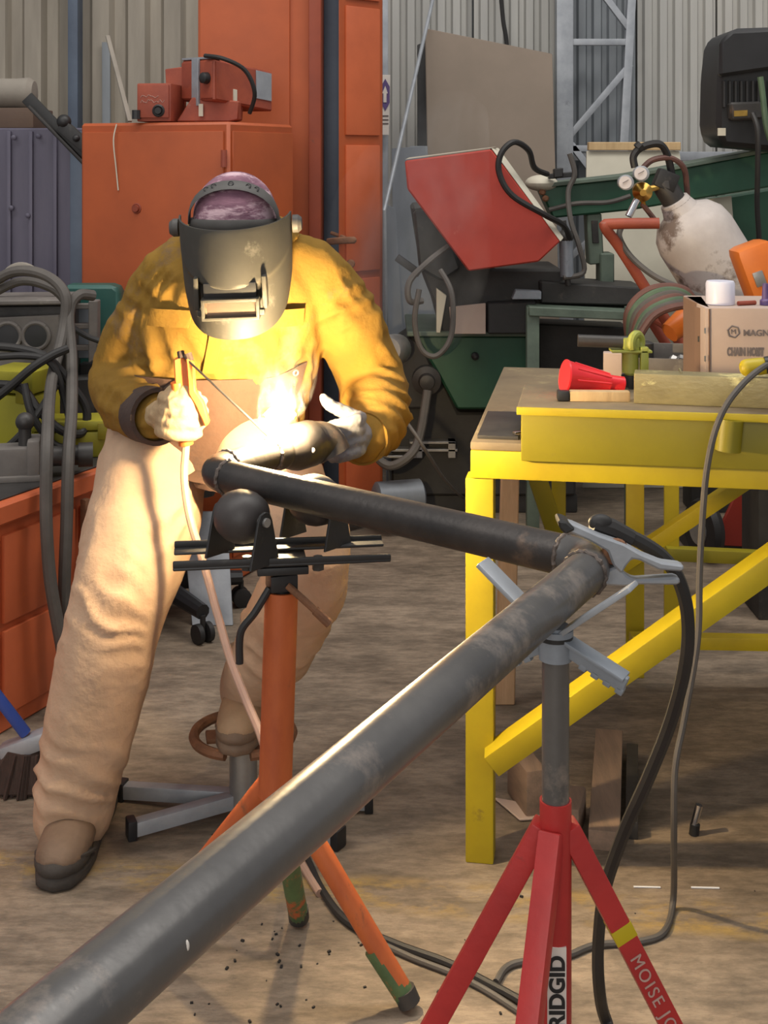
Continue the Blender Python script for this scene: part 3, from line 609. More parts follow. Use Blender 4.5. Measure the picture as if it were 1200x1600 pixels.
# red guard (tilted box with pale edge)
gpoly = [(633, 251), (768, 233), (876, 377), (842, 409), (732, 424), (637, 296)]
obj('red_guard', MB().prism(px_poly(gpoly, 5.05), (0, .10, 0), .006), 'red_guard', gm)
obj('guard_edge', MB().prism([P(768, 232, 5.05), P(779, 231, 5.09), P(881, 372, 5.09), P(876, 378, 5.05)], (0, .12, 0), .003), 'cream', gm)
obj('guard_edge', MB().prism(px_poly([(634, 249), (768, 231), (776, 229), (640, 246)], 5.06), (0, .10, 0)), 'cream', gm)
# swing arm
obj('arm', MB().prism(px_poly([(842, 293), (984, 277), (1260, 226), (1260, 283), (984, 329), (864, 341)], 5.4), (0, .14, 0), .008), 'green_machine', gm)
obj('arm_flange', MB().prism(px_poly([(840, 288), (984, 272), (1260, 220), (1260, 227), (984, 279), (842, 294)], 5.36), (0, .22, 0), .003), 'green_grey', gm)
obj('arm_rear', MB().prism(px_poly([(1075, 318), (1260, 285), (1260, 470), (1150, 470)], 5.68), (0, .12, 0), .008), 'green_machine', gm)
obj('strut', MB().prism(px_poly([(917, 335), (940, 333), (944, 412), (921, 414)], 5.42), (0, .10, 0), .005), 'green_grey', gm)
obj('strut_slot', MB().prism(px_poly([(924, 345), (934, 344), (936, 380), (926, 380)], 5.412), (0, .012, 0), .002), 'dark_steel', gm)
obj('pivot_block', MB().prism(px_poly([(938, 396), (960, 396), (960, 452), (938, 454)], 5.40), (0, .12, 0), .005), 'green_grey', gm)
for x in (847, 852): obj('arm_bolt', MB().lathe([(.014, 0), (.014, .014), (.008, .02)], P(x, 300+(x-847)*2, 5.385), (0, -1, 0), 10), 'rust', gm)
# hydraulic feed cylinder
m_ = MB().tube([P(884, 372, 5.2), P(886, 432, 5.2)], .028, 14); obj('feed_cylinder', m_, 'blue_grey_steel', gm)
m_ = MB().tube([P(886, 430, 5.2), P(888, 446, 5.2)], .012, 10).ball(P(884, 370, 5.2), .032).tube([P(884, 368, 5.2), P(880, 345, 5.2)], .012, 8); obj('cylinder_fitting', m_, 'dark_steel', gm)
# stock table
obj('stock_table', MB().prism(px_poly([(826, 479), (1010, 488), (1010, 502), (826, 494)], 5.1), (0, .5, 0), .004), 'green_grey', gm)
for x in (833, 988):
    p = P(x, 480, 5.12); obj('table_leg', MB().box((p.x, 5.14, p.z/2), (.05, .05, p.z), None, .004), 'green_grey', gm)
obj('bed_body', MB().prism(px_poly([(845, 440), (1010, 450), (1010, 478), (845, 474)], 5.2), (0, .3, 0), .006), 'dark_casting', gm)
obj('bed_shade_box', MB().prism(px_poly([(842, 506), (985, 512), (985, 700), (842, 700)], 5.45), (0, .2, 0), .006), 'dark_casting', gm)  # dark box put in for the shade under the stock table
# motor at the end of the arm
mo = obj('motor_housing', MB().prism(px_poly([(1128, 62), (1146, 44), (1260, 40), (1260, 240), (1130, 228), (1120, 200), (1122, 118)], 5.1), (0, .30, 0), .02), 'black_plastic', gm)
obj('motor_cap', MB().prism(px_poly([(1126, 64), (1144, 48), (1260, 42), (1260, 100), (1124, 120)], 5.06), (0, .05, 0), .012), 'black_plastic', mo)
for k in range(10): obj('cooling_fin', MB().prism(px_poly([(1130+k*9, 126), (1134+k*9, 126), (1134+k*9, 168), (1130+k*9, 168)], 5.08), (0, .03, 0), .002), 'black_metal', mo)
obj('terminal_box', MB().prism(px_poly([(1140, 160), (1190, 158), (1192, 186), (1142, 188)], 5.05), (0, .05, 0), .008), 'dark_steel', mo)
obj('rating_plate', MB().prism(px_poly([(1147, 173), (1168, 172), (1168, 181), (1147, 182)], 5.045), (0, .004, 0)), 'brass', mo)
obj('rating_plate', MB().prism(px_poly([(1122, 200), (1134, 200), (1134, 212), (1122, 212)], 5.085), (0, .01, 0)), 'cream', mo)
m_ = MB().tube(cr([P(1188, 120, 5.0), P(1192, 150, 5.0), P(1198, 200, 5.0), P(1210, 235, 5.02)]), .012, 8); obj('green_lead', m_, 'hose_green', mo)
m_ = MB().tube(cr([P(1176, 178, 5.02), P(1184, 205, 4.98), P(1184, 260, 5.0), P(1183, 320, 5.05), P(1186, 380, 5.1), P(1184, 440, 5.15)]), .011, 8); obj('motor_cable', m_, 'rubber', gm)
# leads of the machine
for pts, r, m in (([(855, 272, 5.2), (835, 262, 5.1), (826, 235, 5.05), (803, 222, 5.0), (783, 240, 4.98), (780, 270, 4.98), (800, 305, 4.98), (850, 335, 5.0), (880, 352, 5.1), (890, 372, 5.18)], .012, 'rubber'),
                  ([(890, 240, 5.25), (898, 272, 5.25), (888, 300, 5.25), (892, 345, 5.22), (905, 385, 5.2), (912, 425, 5.2), (880, 434, 5.18)], .011, 'cable_grey'),
                  ([(858, 328, 5.36), (900, 318, 5.35), (950, 316, 5.35), (985, 306, 5.35)], .010, 'cable_grey'),
                  ([(700, 385, 5.1), (668, 410, 5.05), (640, 440, 5.02), (640, 470, 5.02), (660, 470, 5.05)], .013, 'cable_grey'),
                  ([(655, 452, 5.0), (648, 500, 5.0), (658, 545, 5.0), (682, 556, 5.0), (705, 525, 5.0), (706, 460, 5.0), (688, 422, 5.05)], .011, 'cable_grey'),
                  ([(668, 610, 5.2), (656, 680, 5.15), (640, 712, 5.1), (610, 728, 5.1), (588, 712, 5.15), (590, 690, 5.3)], .018, 'cable_grey')):
    obj('lead', MB().tube(cr([P(*q) for q in pts]), r, 8), m, gm)
m_ = MB().prism(px_poly([(858, 272), (900, 268), (900, 276), (858, 280)], 5.3), (0, .05, 0), .003); m_.prism(px_poly([(866, 264), (880, 262), (880, 276), (866, 278)], 5.28), (0, .05, 0), .003); obj('limit_switch', m_, 'black_metal', gm)
obj('cover_cap', MB().ball(P(846, 286, 5.42), (.07, .08, .035)), 'cream', gm)
# trailing earth wire in front of the machine
cable('earth_wire', [P(628, 650, 4.4), P(650, 680, 4.3), P(672, 715, 4.35), P(700, 755, 4.8), G(735, 784), G(790, 800)], .006, 'cable_grey', 'thin grey wire trailing from the machine to the floor', 'wire')
obj('cable_drum', MB().lathe([(.055, -.10), (.07, -.09), (.07, .09), (.055, .10)], P(590, 772, 5.2)+V((.085, -.06, .0)), (1, .3, 0), 20), 'sheet_grey_blue', label='dusty grey roll on the floor in front of the machine base', cat='roll')
obj('concrete_block', MB().box(V((.012, 5.34, .06)), (.06, .10, .12), None, .01), 'galvanised', label='small grey block on the floor beside the dusty roll', cat='block')

# gas cylinder on red trolley
ax = V((.545, .10, -.84)).normalized(); top = P(1052, 312, 4.75)
gc = thing('gas_cylinder', 'worn white gas cylinder tilted back on a red trolley', 'cylinder', top+ax*1.4)
Rr = .150; Lc = 1.36
prof = [(.02, .0), (.055, .005), (.062, .03), (.07, .05), (.112, .072), (.140, .112), (Rr, .16), (Rr, Lc-.03), (Rr-.02, Lc)]
obj('body', MB().lathe(prof, top, ax, 36), 'cylinder_white', gc)
obj('neck_ring', MB().lathe([(.040, -.09), (.045, -.08), (.045, .01), (.060, .02)], top, ax, 20), 'dark_steel', gc)
v0 = P(1040, 282, 4.73)
obj('valve', MB().tube([top-ax*.06, v0], [.03, .024], 12).box(v0, (.08, .06, .07), Matrix.Rotation(.4, 3, 'Y'), .008), 'black_metal', gc)
m_ = MB().tube(cr([P(992, 262, 4.72), P(990, 244, 4.72), P(1003, 230, 4.72), P(1030, 225, 4.72), P(1043, 243, 4.74), P(1050, 275, 4.76)]), .014, 8).tube([P(996, 232, 4.72), P(1002, 226, 4.72)], .02, 8); obj('valve_guard', m_, 'black_metal', gc)
rg = thing('gas_regulator', 'brass gas regulator with two round gauges on the cylinder valve', 'regulator', P(1002, 300, 4.68))
obj('body', MB().lathe([(.012, -.03), (.034, -.025), (.036, .02), (.025, .03), (.012, .045)], P(1003, 299, 4.68), (-.1, -1, -.1), 20), 'brass', rg)
obj('stem', MB().tube([P(1005, 297, 4.69), P(1030, 292, 4.72)], .012, 10).tube([P(1003, 305, 4.68), P(1006, 320, 4.69)], .008, 8), 'brass', rg)
for x, y in ((977, 285), (1001, 271)):
    g = obj('gauge', MB().lathe([(.026, .02), (.028, .0), (.028, -.02), (.024, -.022)], P(x, y, 4.65), (0, 1, .0), 24), 'galvanised', rg)
    obj('dial', MB().lathe([(.023, 0), (.023, .003)], P(x, y, 4.626), (0, -1, 0), 24), 'gauge_face', g)
    obj('needle', beam(MB(), P(x-4, y+1, 4.62), P(x+5, y-4, 4.62), .002, .003, (0, 1, 0), 0), 'print_grey', g)
obj('outlet', MB().tube([P(995, 312, 4.67), P(982, 338, 4.66)], .013, 12).tube([P(976, 345, 4.66), P(972, 352, 4.66)], .011, 10), 'chrome', rg)
obj('link', MB().tube([P(1003, 318, 4.69), P(1022, 342, 4.70)], .010, 8), 'hose_brown', rg)
cable('gas_hose', [P(972, 352, 4.66), P(968, 370, 4.64), P(985, 400, 4.6), P(1020, 430, 4.55), P(1062, 450, 4.5), P(1100, 466, 4.46), P(1140, 480, 4.5)], .011, 'cable_grey', 'dark grey gas hose curving from the regulator across the cylinder', 'hose')
cable('gas_hose', [P(1003, 264, 4.72), P(1020, 250, 4.72), P(1048, 247, 4.74), P(1068, 262, 4.76), P(1073, 290, 4.8), P(1074, 312, 4.86)], .011, 'hose_brown', 'brown gas hose arching over the cylinder top', 'hose')
tr = thing('cylinder_trolley', 'red tubular gas cylinder trolley under the tilted cylinder', 'trolley', G(1180, 870))
off = P(948, 352, 4.72)-top; offr = V((0, .26, 0))
ra = P(947, 353, 4.62); rb = ra+ax*1.42
q2 = ra+V((.20, .0, .0))
m_ = MB().tube(cr([P(1030, 349, 4.58), P(955, 350, 4.6), P(946, 356, 4.6), ra+ax*.1, ra+ax*.35, ra+ax*.8, rb], 5), .020, 12); obj('side_rail', m_, 'red_box', tr)
m_ = MB().tube([ra+ax*.40+V((0, .42, 0)), rb+V((0, .42, 0))], .020, 12); obj('side_rail', m_, 'red_box', tr)
obj('cross_bar', MB().tube([ra+ax*.45, ra+ax*.45+V((0, .42, 0))], .018, 10).tube([ra+ax*1.0, ra+ax*1.0+V((0, .42, 0))], .018, 10), 'red_box', tr)
obj('foot_plate', MB().prism([rb, rb+V((0, .42, 0)), rb+V((.36, .42, .18)), rb+V((.36, 0, .18))], (0, 0, .012), .003), 'red_box', tr)
obj('orange_sleeve', MB().tube([P(1088, 486, 4.45), P(1046, 520, 4.4)], [.05, .036], 14), 'orange_plastic', tr)
hc = P(1040, 500, 4.35)
for k in range(7):
    cable('hose_coil' if k == 0 else 'hose_coil.%03d' % k, [hc+V((-.10-.008*k, -.02*k+.05, -.14)), hc+V((-.13+.012*k, -.012*k, .02)), hc+V((-.05+.02*k, -.01*k, .105-.008*k)), hc+V((.07, -.01*k, .10-.014*k)), hc+V((.12, 0, .0-.012*k))], .013, ('hose_brown', 'hose_green', 'cable_grey')[k % 3],
          ('%s strand of coiled gas hose beside the cylinder, %s from the outside' % (('brown', 'green', 'grey')[k % 3], ('first', 'second', 'third', 'fourth', 'fifth', 'sixth', 'innermost')[k])), 'hose', group='coiled gas hose strands')
# red trolley frame and wheel seen under the table
rt = thing('red_cart', 'red steel cart with black wheel under the yellow table', 'cart', G(1140, 862))
obj('side_plate', MB().prism(px_poly([(1112, 852), (1160, 752), (1200, 852), (1195, 856)], 4.86), (0, .02, 0), .003), 'red_guard', rt)
obj('side_plate', MB().prism(px_poly([(1145, 862), (1165, 756), (1172, 756), (1250, 850), (1250, 862)], 5.1), (0, .02, 0), .003), 'orange_dark', rt)
obj('tie_bar', MB().tube([P(1160, 758, 4.86), P(1168, 762, 5.12)], .016, 10), 'red_guard', rt)
obj('skid', MB().box((P(1160, 0, 4.9).x, 5.0, .03), (.42, .26, .05), None, .005), 'dark_steel', rt)
wc = V((P(1100, 0, 4.8).x, 4.80, .115))
obj('wheel', MB().lathe([(.06, -.025), (.105, -.022), (.115, 0), (.105, .022), (.06, .025)], wc, (1, .35, 0), 28), 'rubber', rt)
obj('hub', MB().lathe([(.055, -.03), (.055, .03)], wc, (1, .35, 0), 18), 'steel', rt)
# orange bottle / extinguisher shape at right edge
ob = thing('orange_canister', 'orange plastic canister beside the gas cylinder at the right edge', 'canister', P(1180, 470, 4.25))
R = Matrix.Rotation(-.35, 3, 'Y'); c = P(1184, 425, 4.27)
obj('body', MB().box(c, (.12, .14, .20), R, .025), 'orange_plastic', ob)
obj('cap', MB().box(c+R@V((-.02, -.072, -.01)), (.035, .01, .05), R, .004), 'steel', ob)
obj('tail', MB().box(c+R@V((.02, .0, -.16)), (.10, .12, .12), R, .02), 'hose_brown', ob)
cs = P(1190, 478, 4.27); obj('steel_cupboard', MB().box((cs.x+.12, 4.27, cs.z/2-.03), (.32, .20, cs.z-.06), None, .008), 'dark_casting', label='dark steel cupboard under the orange canister at the right edge', cat='cupboard')

# ================================================================== YELLOW TABLE AND ITS LOAD
TO = V((.184, 2.727, 0)); te = V((.987, -.163, 0)).normalized(); tn = V((.163, .987, 0)).normalized(); TZ = .90
RT = Matrix((te, tn, V((0, 0, 1)))).transposed()
def T(a, b, z): return TO+te*a+tn*b+V((0, 0, z))
def tbox(mb, a0, a1, b0_, b1_, z0, z1, bev=.004): return mb.box(T((a0+a1)/2, (b0_+b1_)/2, (z0+z1)/2), (a1-a0, b1_-b0_, z1-z0), RT, bev)
TL = 1.7
tb = thing('welding_table', 'heavy yellow steel welding table with diagonal braces', 'table', T(.8, .5, 0))
obj('table_top', tbox(MB(), 0, TL, 0, 1.0, TZ-.018, TZ), 'table_top', tb)
obj('front_apron', tbox(MB(), 0, TL, .0, .05, TZ-.078, TZ-.018), 'yellow', tb)
obj('side_apron', tbox(MB(), .0, .05, .05, 1.0, TZ-.078, TZ-.018), 'yellow', tb)
obj('rear_apron', tbox(MB(), .05, TL, .95, 1.0, TZ-.078, TZ-.018), 'yellow', tb)
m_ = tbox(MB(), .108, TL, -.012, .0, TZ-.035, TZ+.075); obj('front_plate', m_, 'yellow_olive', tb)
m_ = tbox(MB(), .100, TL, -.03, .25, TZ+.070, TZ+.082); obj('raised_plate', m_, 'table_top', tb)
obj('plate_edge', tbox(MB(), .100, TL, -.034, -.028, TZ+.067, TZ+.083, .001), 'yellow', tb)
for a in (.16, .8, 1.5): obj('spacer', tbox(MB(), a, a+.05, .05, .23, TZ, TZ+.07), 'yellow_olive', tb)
obj('scrap_plate', tbox(MB(), .012, .10, .03, .30, TZ, TZ+.008, .001), 'dark_steel', tb)
def leg(px, py, w_=.06, m='yellow'):
    g = G(px, py); return obj('leg', MB().box(g+V((0, 0, (TZ-.078)/2)), (w_, w_, TZ-.078), RT, .004), m, tb)
leg(751, 1338); leg(992, 1054, .052); leg(1049, 985, .046); leg(873, 1062, .04); leg(1330, 1372); leg(1480, 1060)
g = T(.97, .97, 0)
m_ = MB(); beam(m_, P(768, 1188, 2.715), V((.965, 2.60, .812)), .05, .058, (0, 1, 0)); obj('diagonal_brace', m_, 'yellow', tb)
m_ = MB(); beam(m_, P(956, 892, 3.62), P(1185, 738, 3.62), .04, .04, (0, 1, 0)); obj('diagonal_brace', m_, 'yellow', tb)
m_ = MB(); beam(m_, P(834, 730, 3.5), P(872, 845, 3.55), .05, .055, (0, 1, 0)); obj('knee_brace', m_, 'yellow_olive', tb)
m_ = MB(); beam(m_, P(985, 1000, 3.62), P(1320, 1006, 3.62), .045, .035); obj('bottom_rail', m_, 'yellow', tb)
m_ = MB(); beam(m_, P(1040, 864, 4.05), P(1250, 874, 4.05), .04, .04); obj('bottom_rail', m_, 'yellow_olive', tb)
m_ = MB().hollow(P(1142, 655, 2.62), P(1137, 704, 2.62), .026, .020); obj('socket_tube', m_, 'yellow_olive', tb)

RZ = TZ+.082
def on_plate(px, py): return PZ(px, py, RZ)
# red cone
c0 = PZ(880, 613, RZ); cn = thing('red_cone', 'bright red plastic funnel cone lying on its side on the table', 'cone', c0)
o_ = P(882, 588, 2.83); axc = V((.98, .18, -.16)).normalized()
m_ = MB().lathe([(.034, 0), (.0375, .0), (.0375, .004), (.036, .006), (.0195, .098), (.0195, .104), (.017, .104), (.017, .138), (.014, .138), (.012, .10), (.033, .006)], o_, axc, 28)
for k in range(8):
    q = 2*PI*k/8; u = axc.orthogonal().normalized(); w_ = axc.cross(u); d_ = u*math.cos(q)+w_*math.sin(q)
    m_.tube([o_+axc*.02+d_*.0335, o_+axc*.104+d_*.018], [.0015, .003], 5)
obj('body', m_, 'red_plastic', cn)
# timber piece under cone
tp = thing('timber_stick', 'short pale timber stick with black tip beside the red cone', 'timber', on_plate(930, 628))
p = on_plate(938, 628); obj('stick', MB().box(p+V((0, .012, .011)), (.128, .026, .022), rotz(-.05), .003), 'timber_pale', tp)
obj('tip', MB().box(p+V((-.078, .014, .012)), (.026, .024, .022), rotz(-.05), .004), 'black_plastic', tp)
# yellow-green threaded clamp with handle bar
pc = thing('pipe_clamp', 'olive yellow steel clamp with a grey round handle bar', 'clamp', on_plate(985, 618))
cp = on_plate(985, 606)
zt = P(0, 535, cp.y).z
obj('post', MB().tube([V((cp.x, cp.y, RZ)), V((cp.x, cp.y, RZ+.045))], .013, 14).tube([V((cp.x, cp.y, RZ+.035)), V((cp.x, cp.y, RZ+.085))], .019, 16).box(V((cp.x, cp.y, RZ+.10)), (.036, .036, .03), None, .004), 'olive_green', pc)
obj('plinth', MB().tube([V((cp.x, cp.y, RZ)), V((cp.x, cp.y, RZ+.03))], .021, 16), 'black_metal', pc)
obj('eye', MB().torus(V((cp.x+.012, cp.y-.006, zt+.0)), V((.7, -.7, 0)), .019, .010, 24, 10), 'olive_green', pc)
obj('handle_bar', MB().tube([V((cp.x+.005, cp.y, zt)), V((cp.x-.118, cp.y+.01, zt+.003))], .014, 16), 'dark_steel', pc)
obj('bracket', MB().box(V((cp.x+.028, cp.y-.015, RZ+.058)), (.018, .02, .075), None, .003).box(V((cp.x, cp.y, RZ+.085)), (.09, .05, .005), None, .001), 'olive_green', pc)
# long brass-coloured block
fb = thing('wrapped_bar', 'long yellowish metal bar with shiny patches along the table front', 'bar', on_plate(1100, 632))
m_ = MB(); beam(m_, PZ(994, 606, RZ+.032)+V((0, .02, 0)), PZ(1300, 618, RZ+.032)+V((0, .02, 0)), .055, .064); obj('bar', m_, 'brass_block', fb)
for x in (1066, 1190): 
    m_ = MB(); m_.box(PZ(x, 605, RZ+.033)+V((0, .018, 0)), (.004, .060, .067), RT, .001); obj('seam', m_, 'brass_block', fb)
obj('electrode_stub', MB().tube([on_plate(1032, 630)+V((0, 0, .004)), on_plate(1082, 629)+V((0, 0, .004))], .003, 6), 'white_paint', label='thin white electrode lying on the table edge', cat='electrode')
obj('steel_offcut', MB().box(PZ(812, 676, TZ+.004+.008), (.03, .012, .006), rotz(.5), .001), 'chrome', label='small shiny steel offcut on the table corner', cat='offcut')
# parts tray
pt = thing('parts_tray', 'shallow grey metal tray of small parts on the table', 'tray', T(.5, .62, TZ))
cT = PZ(1032, 585, TZ)+V((0, .02, 0)); 
obj('bottom', MB().box(cT+V((0, 0, .02)), (.165, .16, .006), RT, .002), 'black_metal', pt)
for dx, dy, sx, sy in ((0, -.08, .165, .005), (0, .08, .165, .005), (-.0825, 0, .005, .16), (.0825, 0, .005, .16)): obj('wall', MB().box(cT+RT@V((dx, dy, .036 if dy < 0 else .046)), (sx, sy, .036 if dy < 0 else .056), RT, .002), 'dusty_grey', pt)
obj('foot', MB().box(cT+V((0, 0, .009)), (.13, .12, .017), RT, .002), 'black_metal', pt)
obj('steel_bush', MB().lathe([(.026, 0), (.026, .06), (.018, .065)], cT+RT@V((-.04, 0, .024)), (0, .0, 1), 18), 'dark_steel', label='dark round bush standing in the parts tray', cat='bush')
random.seed(5)
for k in range(7):
    q = cT+RT@V((random.uniform(.0, .065), random.uniform(-.05, .05), .034)); obj('small_nut' if k == 0 else 'small_nut.%03d' % k, MB().lathe([(.006, -.008), (.013, -.008), (.013, .008), (.006, .008)], q, (random.random(), random.random(), random.random()), 6), 'steel', label='small pale steel nut in the parts tray', cat='nut', group='nuts in the parts tray')
obj('match_box', MB().box(PZ(957, 590, TZ)+V((0, 0, .035)), (.05, .04, .07), RT, .003), 'cardboard', label='small brown carton left of the clamp post', cat='carton')
# carton with printing
bx = thing('cardboard_box', 'brown cardboard carton printed with hexagon logo on the table', 'carton', T(.86, .62, TZ))
Yb = 3.22; xl = P(1108, 0, Yb).x; zb_, zt_ = TZ, P(0, 482, Yb).z; hb_ = zt_-zb_; wB = .42
cb = V((xl+wB/2, Yb+.15, zb_+hb_/2)); RB = rotz(-.05)
obj('body', MB().box(cb, (wB, .30, hb_), RB, .003), 'cardboard', bx)
obj('end_panel', MB().prism([P(1085, 480, 3.34), P(1108, 483, 3.225), V((P(1108, 0, 3.225).x, 3.225, zb_)), V((P(1085, 0, 3.34).x, 3.34, zb_))], (.004, .004, 0)), 'cardboard_dark', bx)
obj('side_fill', MB().prism([V((P(1087, 0, 3.35).x, 3.35, zb_)), V((P(1109, 0, 3.235).x, 3.235, zb_)), V((xl+.05, 3.5, zb_)), V((xl, 3.5, zb_))], (0, 0, hb_), .001), 'cardboard_dark', bx)
for z_ in (.03, .10, .17): obj('staple', MB().box(P(1106, 0, 3.21).xy.to_3d()+V((-.004, .012, zb_+z_)), (.004, .003, .014), None), 'steel', bx)
fx = RB@V((1, 0, 0)); fn = RB@V((0, -1, 0)); face0 = cb+RB@V((-wB/2, -.1512, -hb_/2))
zz = P(0, 525, Yb).z-zb_
text('lettering', 'MAGN', .022, face0+fx*.094+V((0, 0, zz)), fx, (0, 0, 1), 'print_grey', bx, bold=.0005)
zz2 = P(0, 556, Yb).z-zb_
text('lettering', 'CHAIN HOIST', .028, face0+fx*.054+V((0, 0, zz2)), fx, (0, 0, 1), 'print_grey', bx, bold=.0016, xs=.52)
hcx = face0+fx*.070+V((0, 0, zz+.010)); m_ = MB().torus(hcx, fn, .015, .0022, 6, 4); obj('logo', m_, 'print_grey', bx)
text('logo_letter', 'M', .018, hcx-fx*.007-V((0, 0, .006)), fx, (0, 0, 1), 'print_grey', bx)
obj('side_mark', MB().box(P(1094, 530, 3.30), (.012, .004, .014), rotz(-.8)), 'print_black', bx)
wq = P(1127, 486, 3.30); obj('white_tub', MB().lathe([(.036, 0), (.037, .004), (.037, .054), (.034, .060), (.010, .060)], V((wq.x, 3.31, zt_+.001)), (0, 0, 1), 32), 'white_lavender', label='white round plastic tub upside down on top of the cardboard carton', cat='tub')
obj('marker_pen', MB().tube([V((P(1150, 0, 3.3).x, 3.28, zt_+.006)), V((P(1180, 0, 3.3).x, 3.30, zt_+.006))], .006, 8), 'red_box', label='thin red marker lying on the carton', cat='marker')
obj('purple_bottle', MB().lathe([(.014, 0), (.014, .012), (.009, .016), (.007, .055)], V((P(1194, 0, 3.3).x, 3.29, zt_+.001)), (0, 0, 1), 14), 'purple_print', label='small dark purple bottle on the carton at the right edge', cat='bottle')
# yellow tool with black handle at the right edge
yt = thing('hand_grinder', 'yellow and black hand tool lying at the right edge of the table', 'tool', P(1185, 575, 2.83))
q = PZ(1172, 576, RZ+.066+.018)
obj('body', MB().tube(cr([q+V((-.02, 0, 0)), q+V((.01, 0, .004)), q+V((.05, 0, .006))]), [.010, .014, .017, .018, .018, .018, .018, .018, .018, .017, .017, .016, .016], 12), 'yellow', yt)
obj('handle', MB().tube(cr([q+V((.03, -.005, .008)), q+V((.07, -.01, .014)), q+V((.12, -.01, .018))]), .018, 12), 'black_plastic', yt)
# thin lead over the table front, down to the floor and back
cable('thin_lead', [P(1260, 545, 2.7), P(1195, 572, 2.64), P(1150, 612, 2.585), P(1122, 660, 2.56), P(1105, 730, 2.55), P(1097, 820, 2.55), P(1093, 900, 2.54), P(1090, 1000, 2.53), P(1070, 1120, 2.52), P(1055, 1200, 2.5), P(1053, 1300, 2.5), G(1052, 1420)+V((0, 0, .02)), G(1038, 1460)+V((0, 0, .006)), G(1000, 1476)+V((0, 0, .006)), G(930, 1482)+V((0, 0, .006)), G(880, 1500)+V((0, 0, .006)), G(800, 1512)+V((0, 0, .006)), G(775, 1540)+V((0, 0, .006))], .0065, 'cable_grey', 'thin grey lead hanging from the table to the floor', 'cable')

# timber around and under the table
pl = [P(784, 728, 3.45), P(812, 728, 3.45)]
fa = G(770, 1085); obj('timber_plank', MB().prism([pl[0], pl[1], V((fa.x+.055, 3.52, 0)), V((fa.x, 3.52, 0))], (0, .03, 0), .003), 'timber', label='orange-lit timber plank leaning under the table corner', cat='plank')
g = G(944, 1330); g2 = G(952, 1166)
m_ = MB(); beam(m_, g+V((0, 0, .022)), g2+V((0, 0, .022)), .068, .044); obj('floor_plank', m_, 'timber_dirty', label='dirty timber plank lying on the floor behind the red stand', cat='plank')
m_ = MB(); beam(m_, G(987, 1312)+V((0, 0, .02)), G(988, 1186)+V((0, 0, .02)), .028, .04); obj('steel_strip', m_, 'dark_steel', label='dark steel strip lying beside the dirty floor plank', cat='strip')
g = G(828, 1282); obj('wood_chunk', MB().box(g+V((0, .07, .055)), (.05, .13, .11), rotz(.25), .006), 'timber_dirty', label='dark wooden chunk on the floor left of the red stand', cat='block')
g = G(900, 1312); obj('wood_offcut', MB().box(g+V((0, .05, .035)), (.045, .11, .07), rotz(-.3), .005), 'timber_dirty', label='small wooden offcut on the floor right of the red stand column', cat='block')
g = G(812, 1285); obj('leather_scrap', MB().prism([g+V((-.05, .10, .002)), g+V((.0, 0, .002)), g+V((.07, .01, .002)), g+V((.05, .06, .004))], (0, 0, .006), .002), 'cardboard', label='flat brown scrap lying by the wooden chunk', cat='scrap')
lt = thing('steel_pin', 'shiny upright steel pin with dark base on the floor', 'pin', G(1084, 1306))
g = G(1084, 1304); obj('shank', MB().tube([g+V((0, 0, .02)), g+V((.012, 0, .066))], .008, 14), 'chrome', lt); obj('base', MB().tube([g, g+V((.003, 0, .024))], .011, 14), 'black_plastic', lt)
for k, (a, b) in enumerate((((990, 1387), (1032, 1388)), ((1080, 1388), (1124, 1389)))):
    obj('floor_electrode' if k == 0 else 'floor_electrode.001', MB().tube([G(*a)+V((0, 0, .002)), G(*b)+V((0, 0, .002))], .002, 6), 'white_paint', label=('left thin white electrode stub on the shaded floor', 'right thin white electrode stub on the shaded floor')[k], cat='electrode', group='electrode stubs on the floor')

# ================================================================== PIPE SPOOL
PR, PZc = .0302, .91
c0 = V((.312, 1.875, PZc)); c1 = V((-.3325, 2.418, PZc))
nd = V((-.471, -.882, 0)).normalized(); md = (c1-c0).normalized(); sd = V((.58, .815, 0)).normalized()
sp = thing('pipe_spool', 'welded black steel pipe assembly lying across the two stands', 'pipe', (0, 2.1, .0))
sp.location.z = PZc-PR
el = .055
def pipe(name, a, b, m, r=PR): 
    n = 10; return obj(name, MB().tube([a+(b-a)*(k/n) for k in range(n+1)], r, 36), m, sp)
def bend(name, c, d1, d2, r, m, L=el):
    a = c+d1*L; b = c+d2*L; pts = []
    for k in range(13):
        t = k/12; pts.append(a*(1-t)**2+c*2*t*(1-t)+b*t*t)
    return obj(name, MB().tube(pts, r, 32), m, sp)
pipe('near_pipe', c0+nd*el, c0+nd*1.62, 'pipe_grey')
bend('elbow', c0, nd, md, PR+.001, 'pipe_grey')
pipe('cross_pipe', c0+md*el, c1-md*el, 'pipe_black')
bend('elbow', c1, -md, sd, PR+.001, 'pipe_black')
pipe('spigot_pipe', c1+sd*el, c1+sd*.185, 'pipe_black')
def bead(p, d, r=PR):
    m_ = MB(); n = 40; u = d.orthogonal().normalized(); w_ = d.cross(u); path = []
    for k in range(n+1):
        q = 2*PI*k/n; rr = r+.0012*math.sin(k*2.6); path.append(p+u*math.cos(q)*rr+w_*math.sin(q)*rr+d*.001*math.sin(k*1.9))
    return obj('weld_bead', m_.tube(path, .004, 8, cap=False), 'weld_scale', sp)
for p, d in ((c0+nd*el, nd), (c0+md*el, md), (c1-md*el, md), (c1+sd*el, sd), (c1+sd*.182, sd)): bead(p, d)
obj('weld_neck', MB().lathe([(PR, .180), (.034, .183), (.034, .200), (.036, .203), (.036, .214), (.033, .218)], c1, sd, 32), 'pipe_black', sp)
obj('reducer', MB().lathe([(.033, .216), (.036, .222), (.046, .250), (.048, .258), (.048, .305), (.046, .309), (.046, .314)], c1, sd, 36), 'pipe_black', sp)
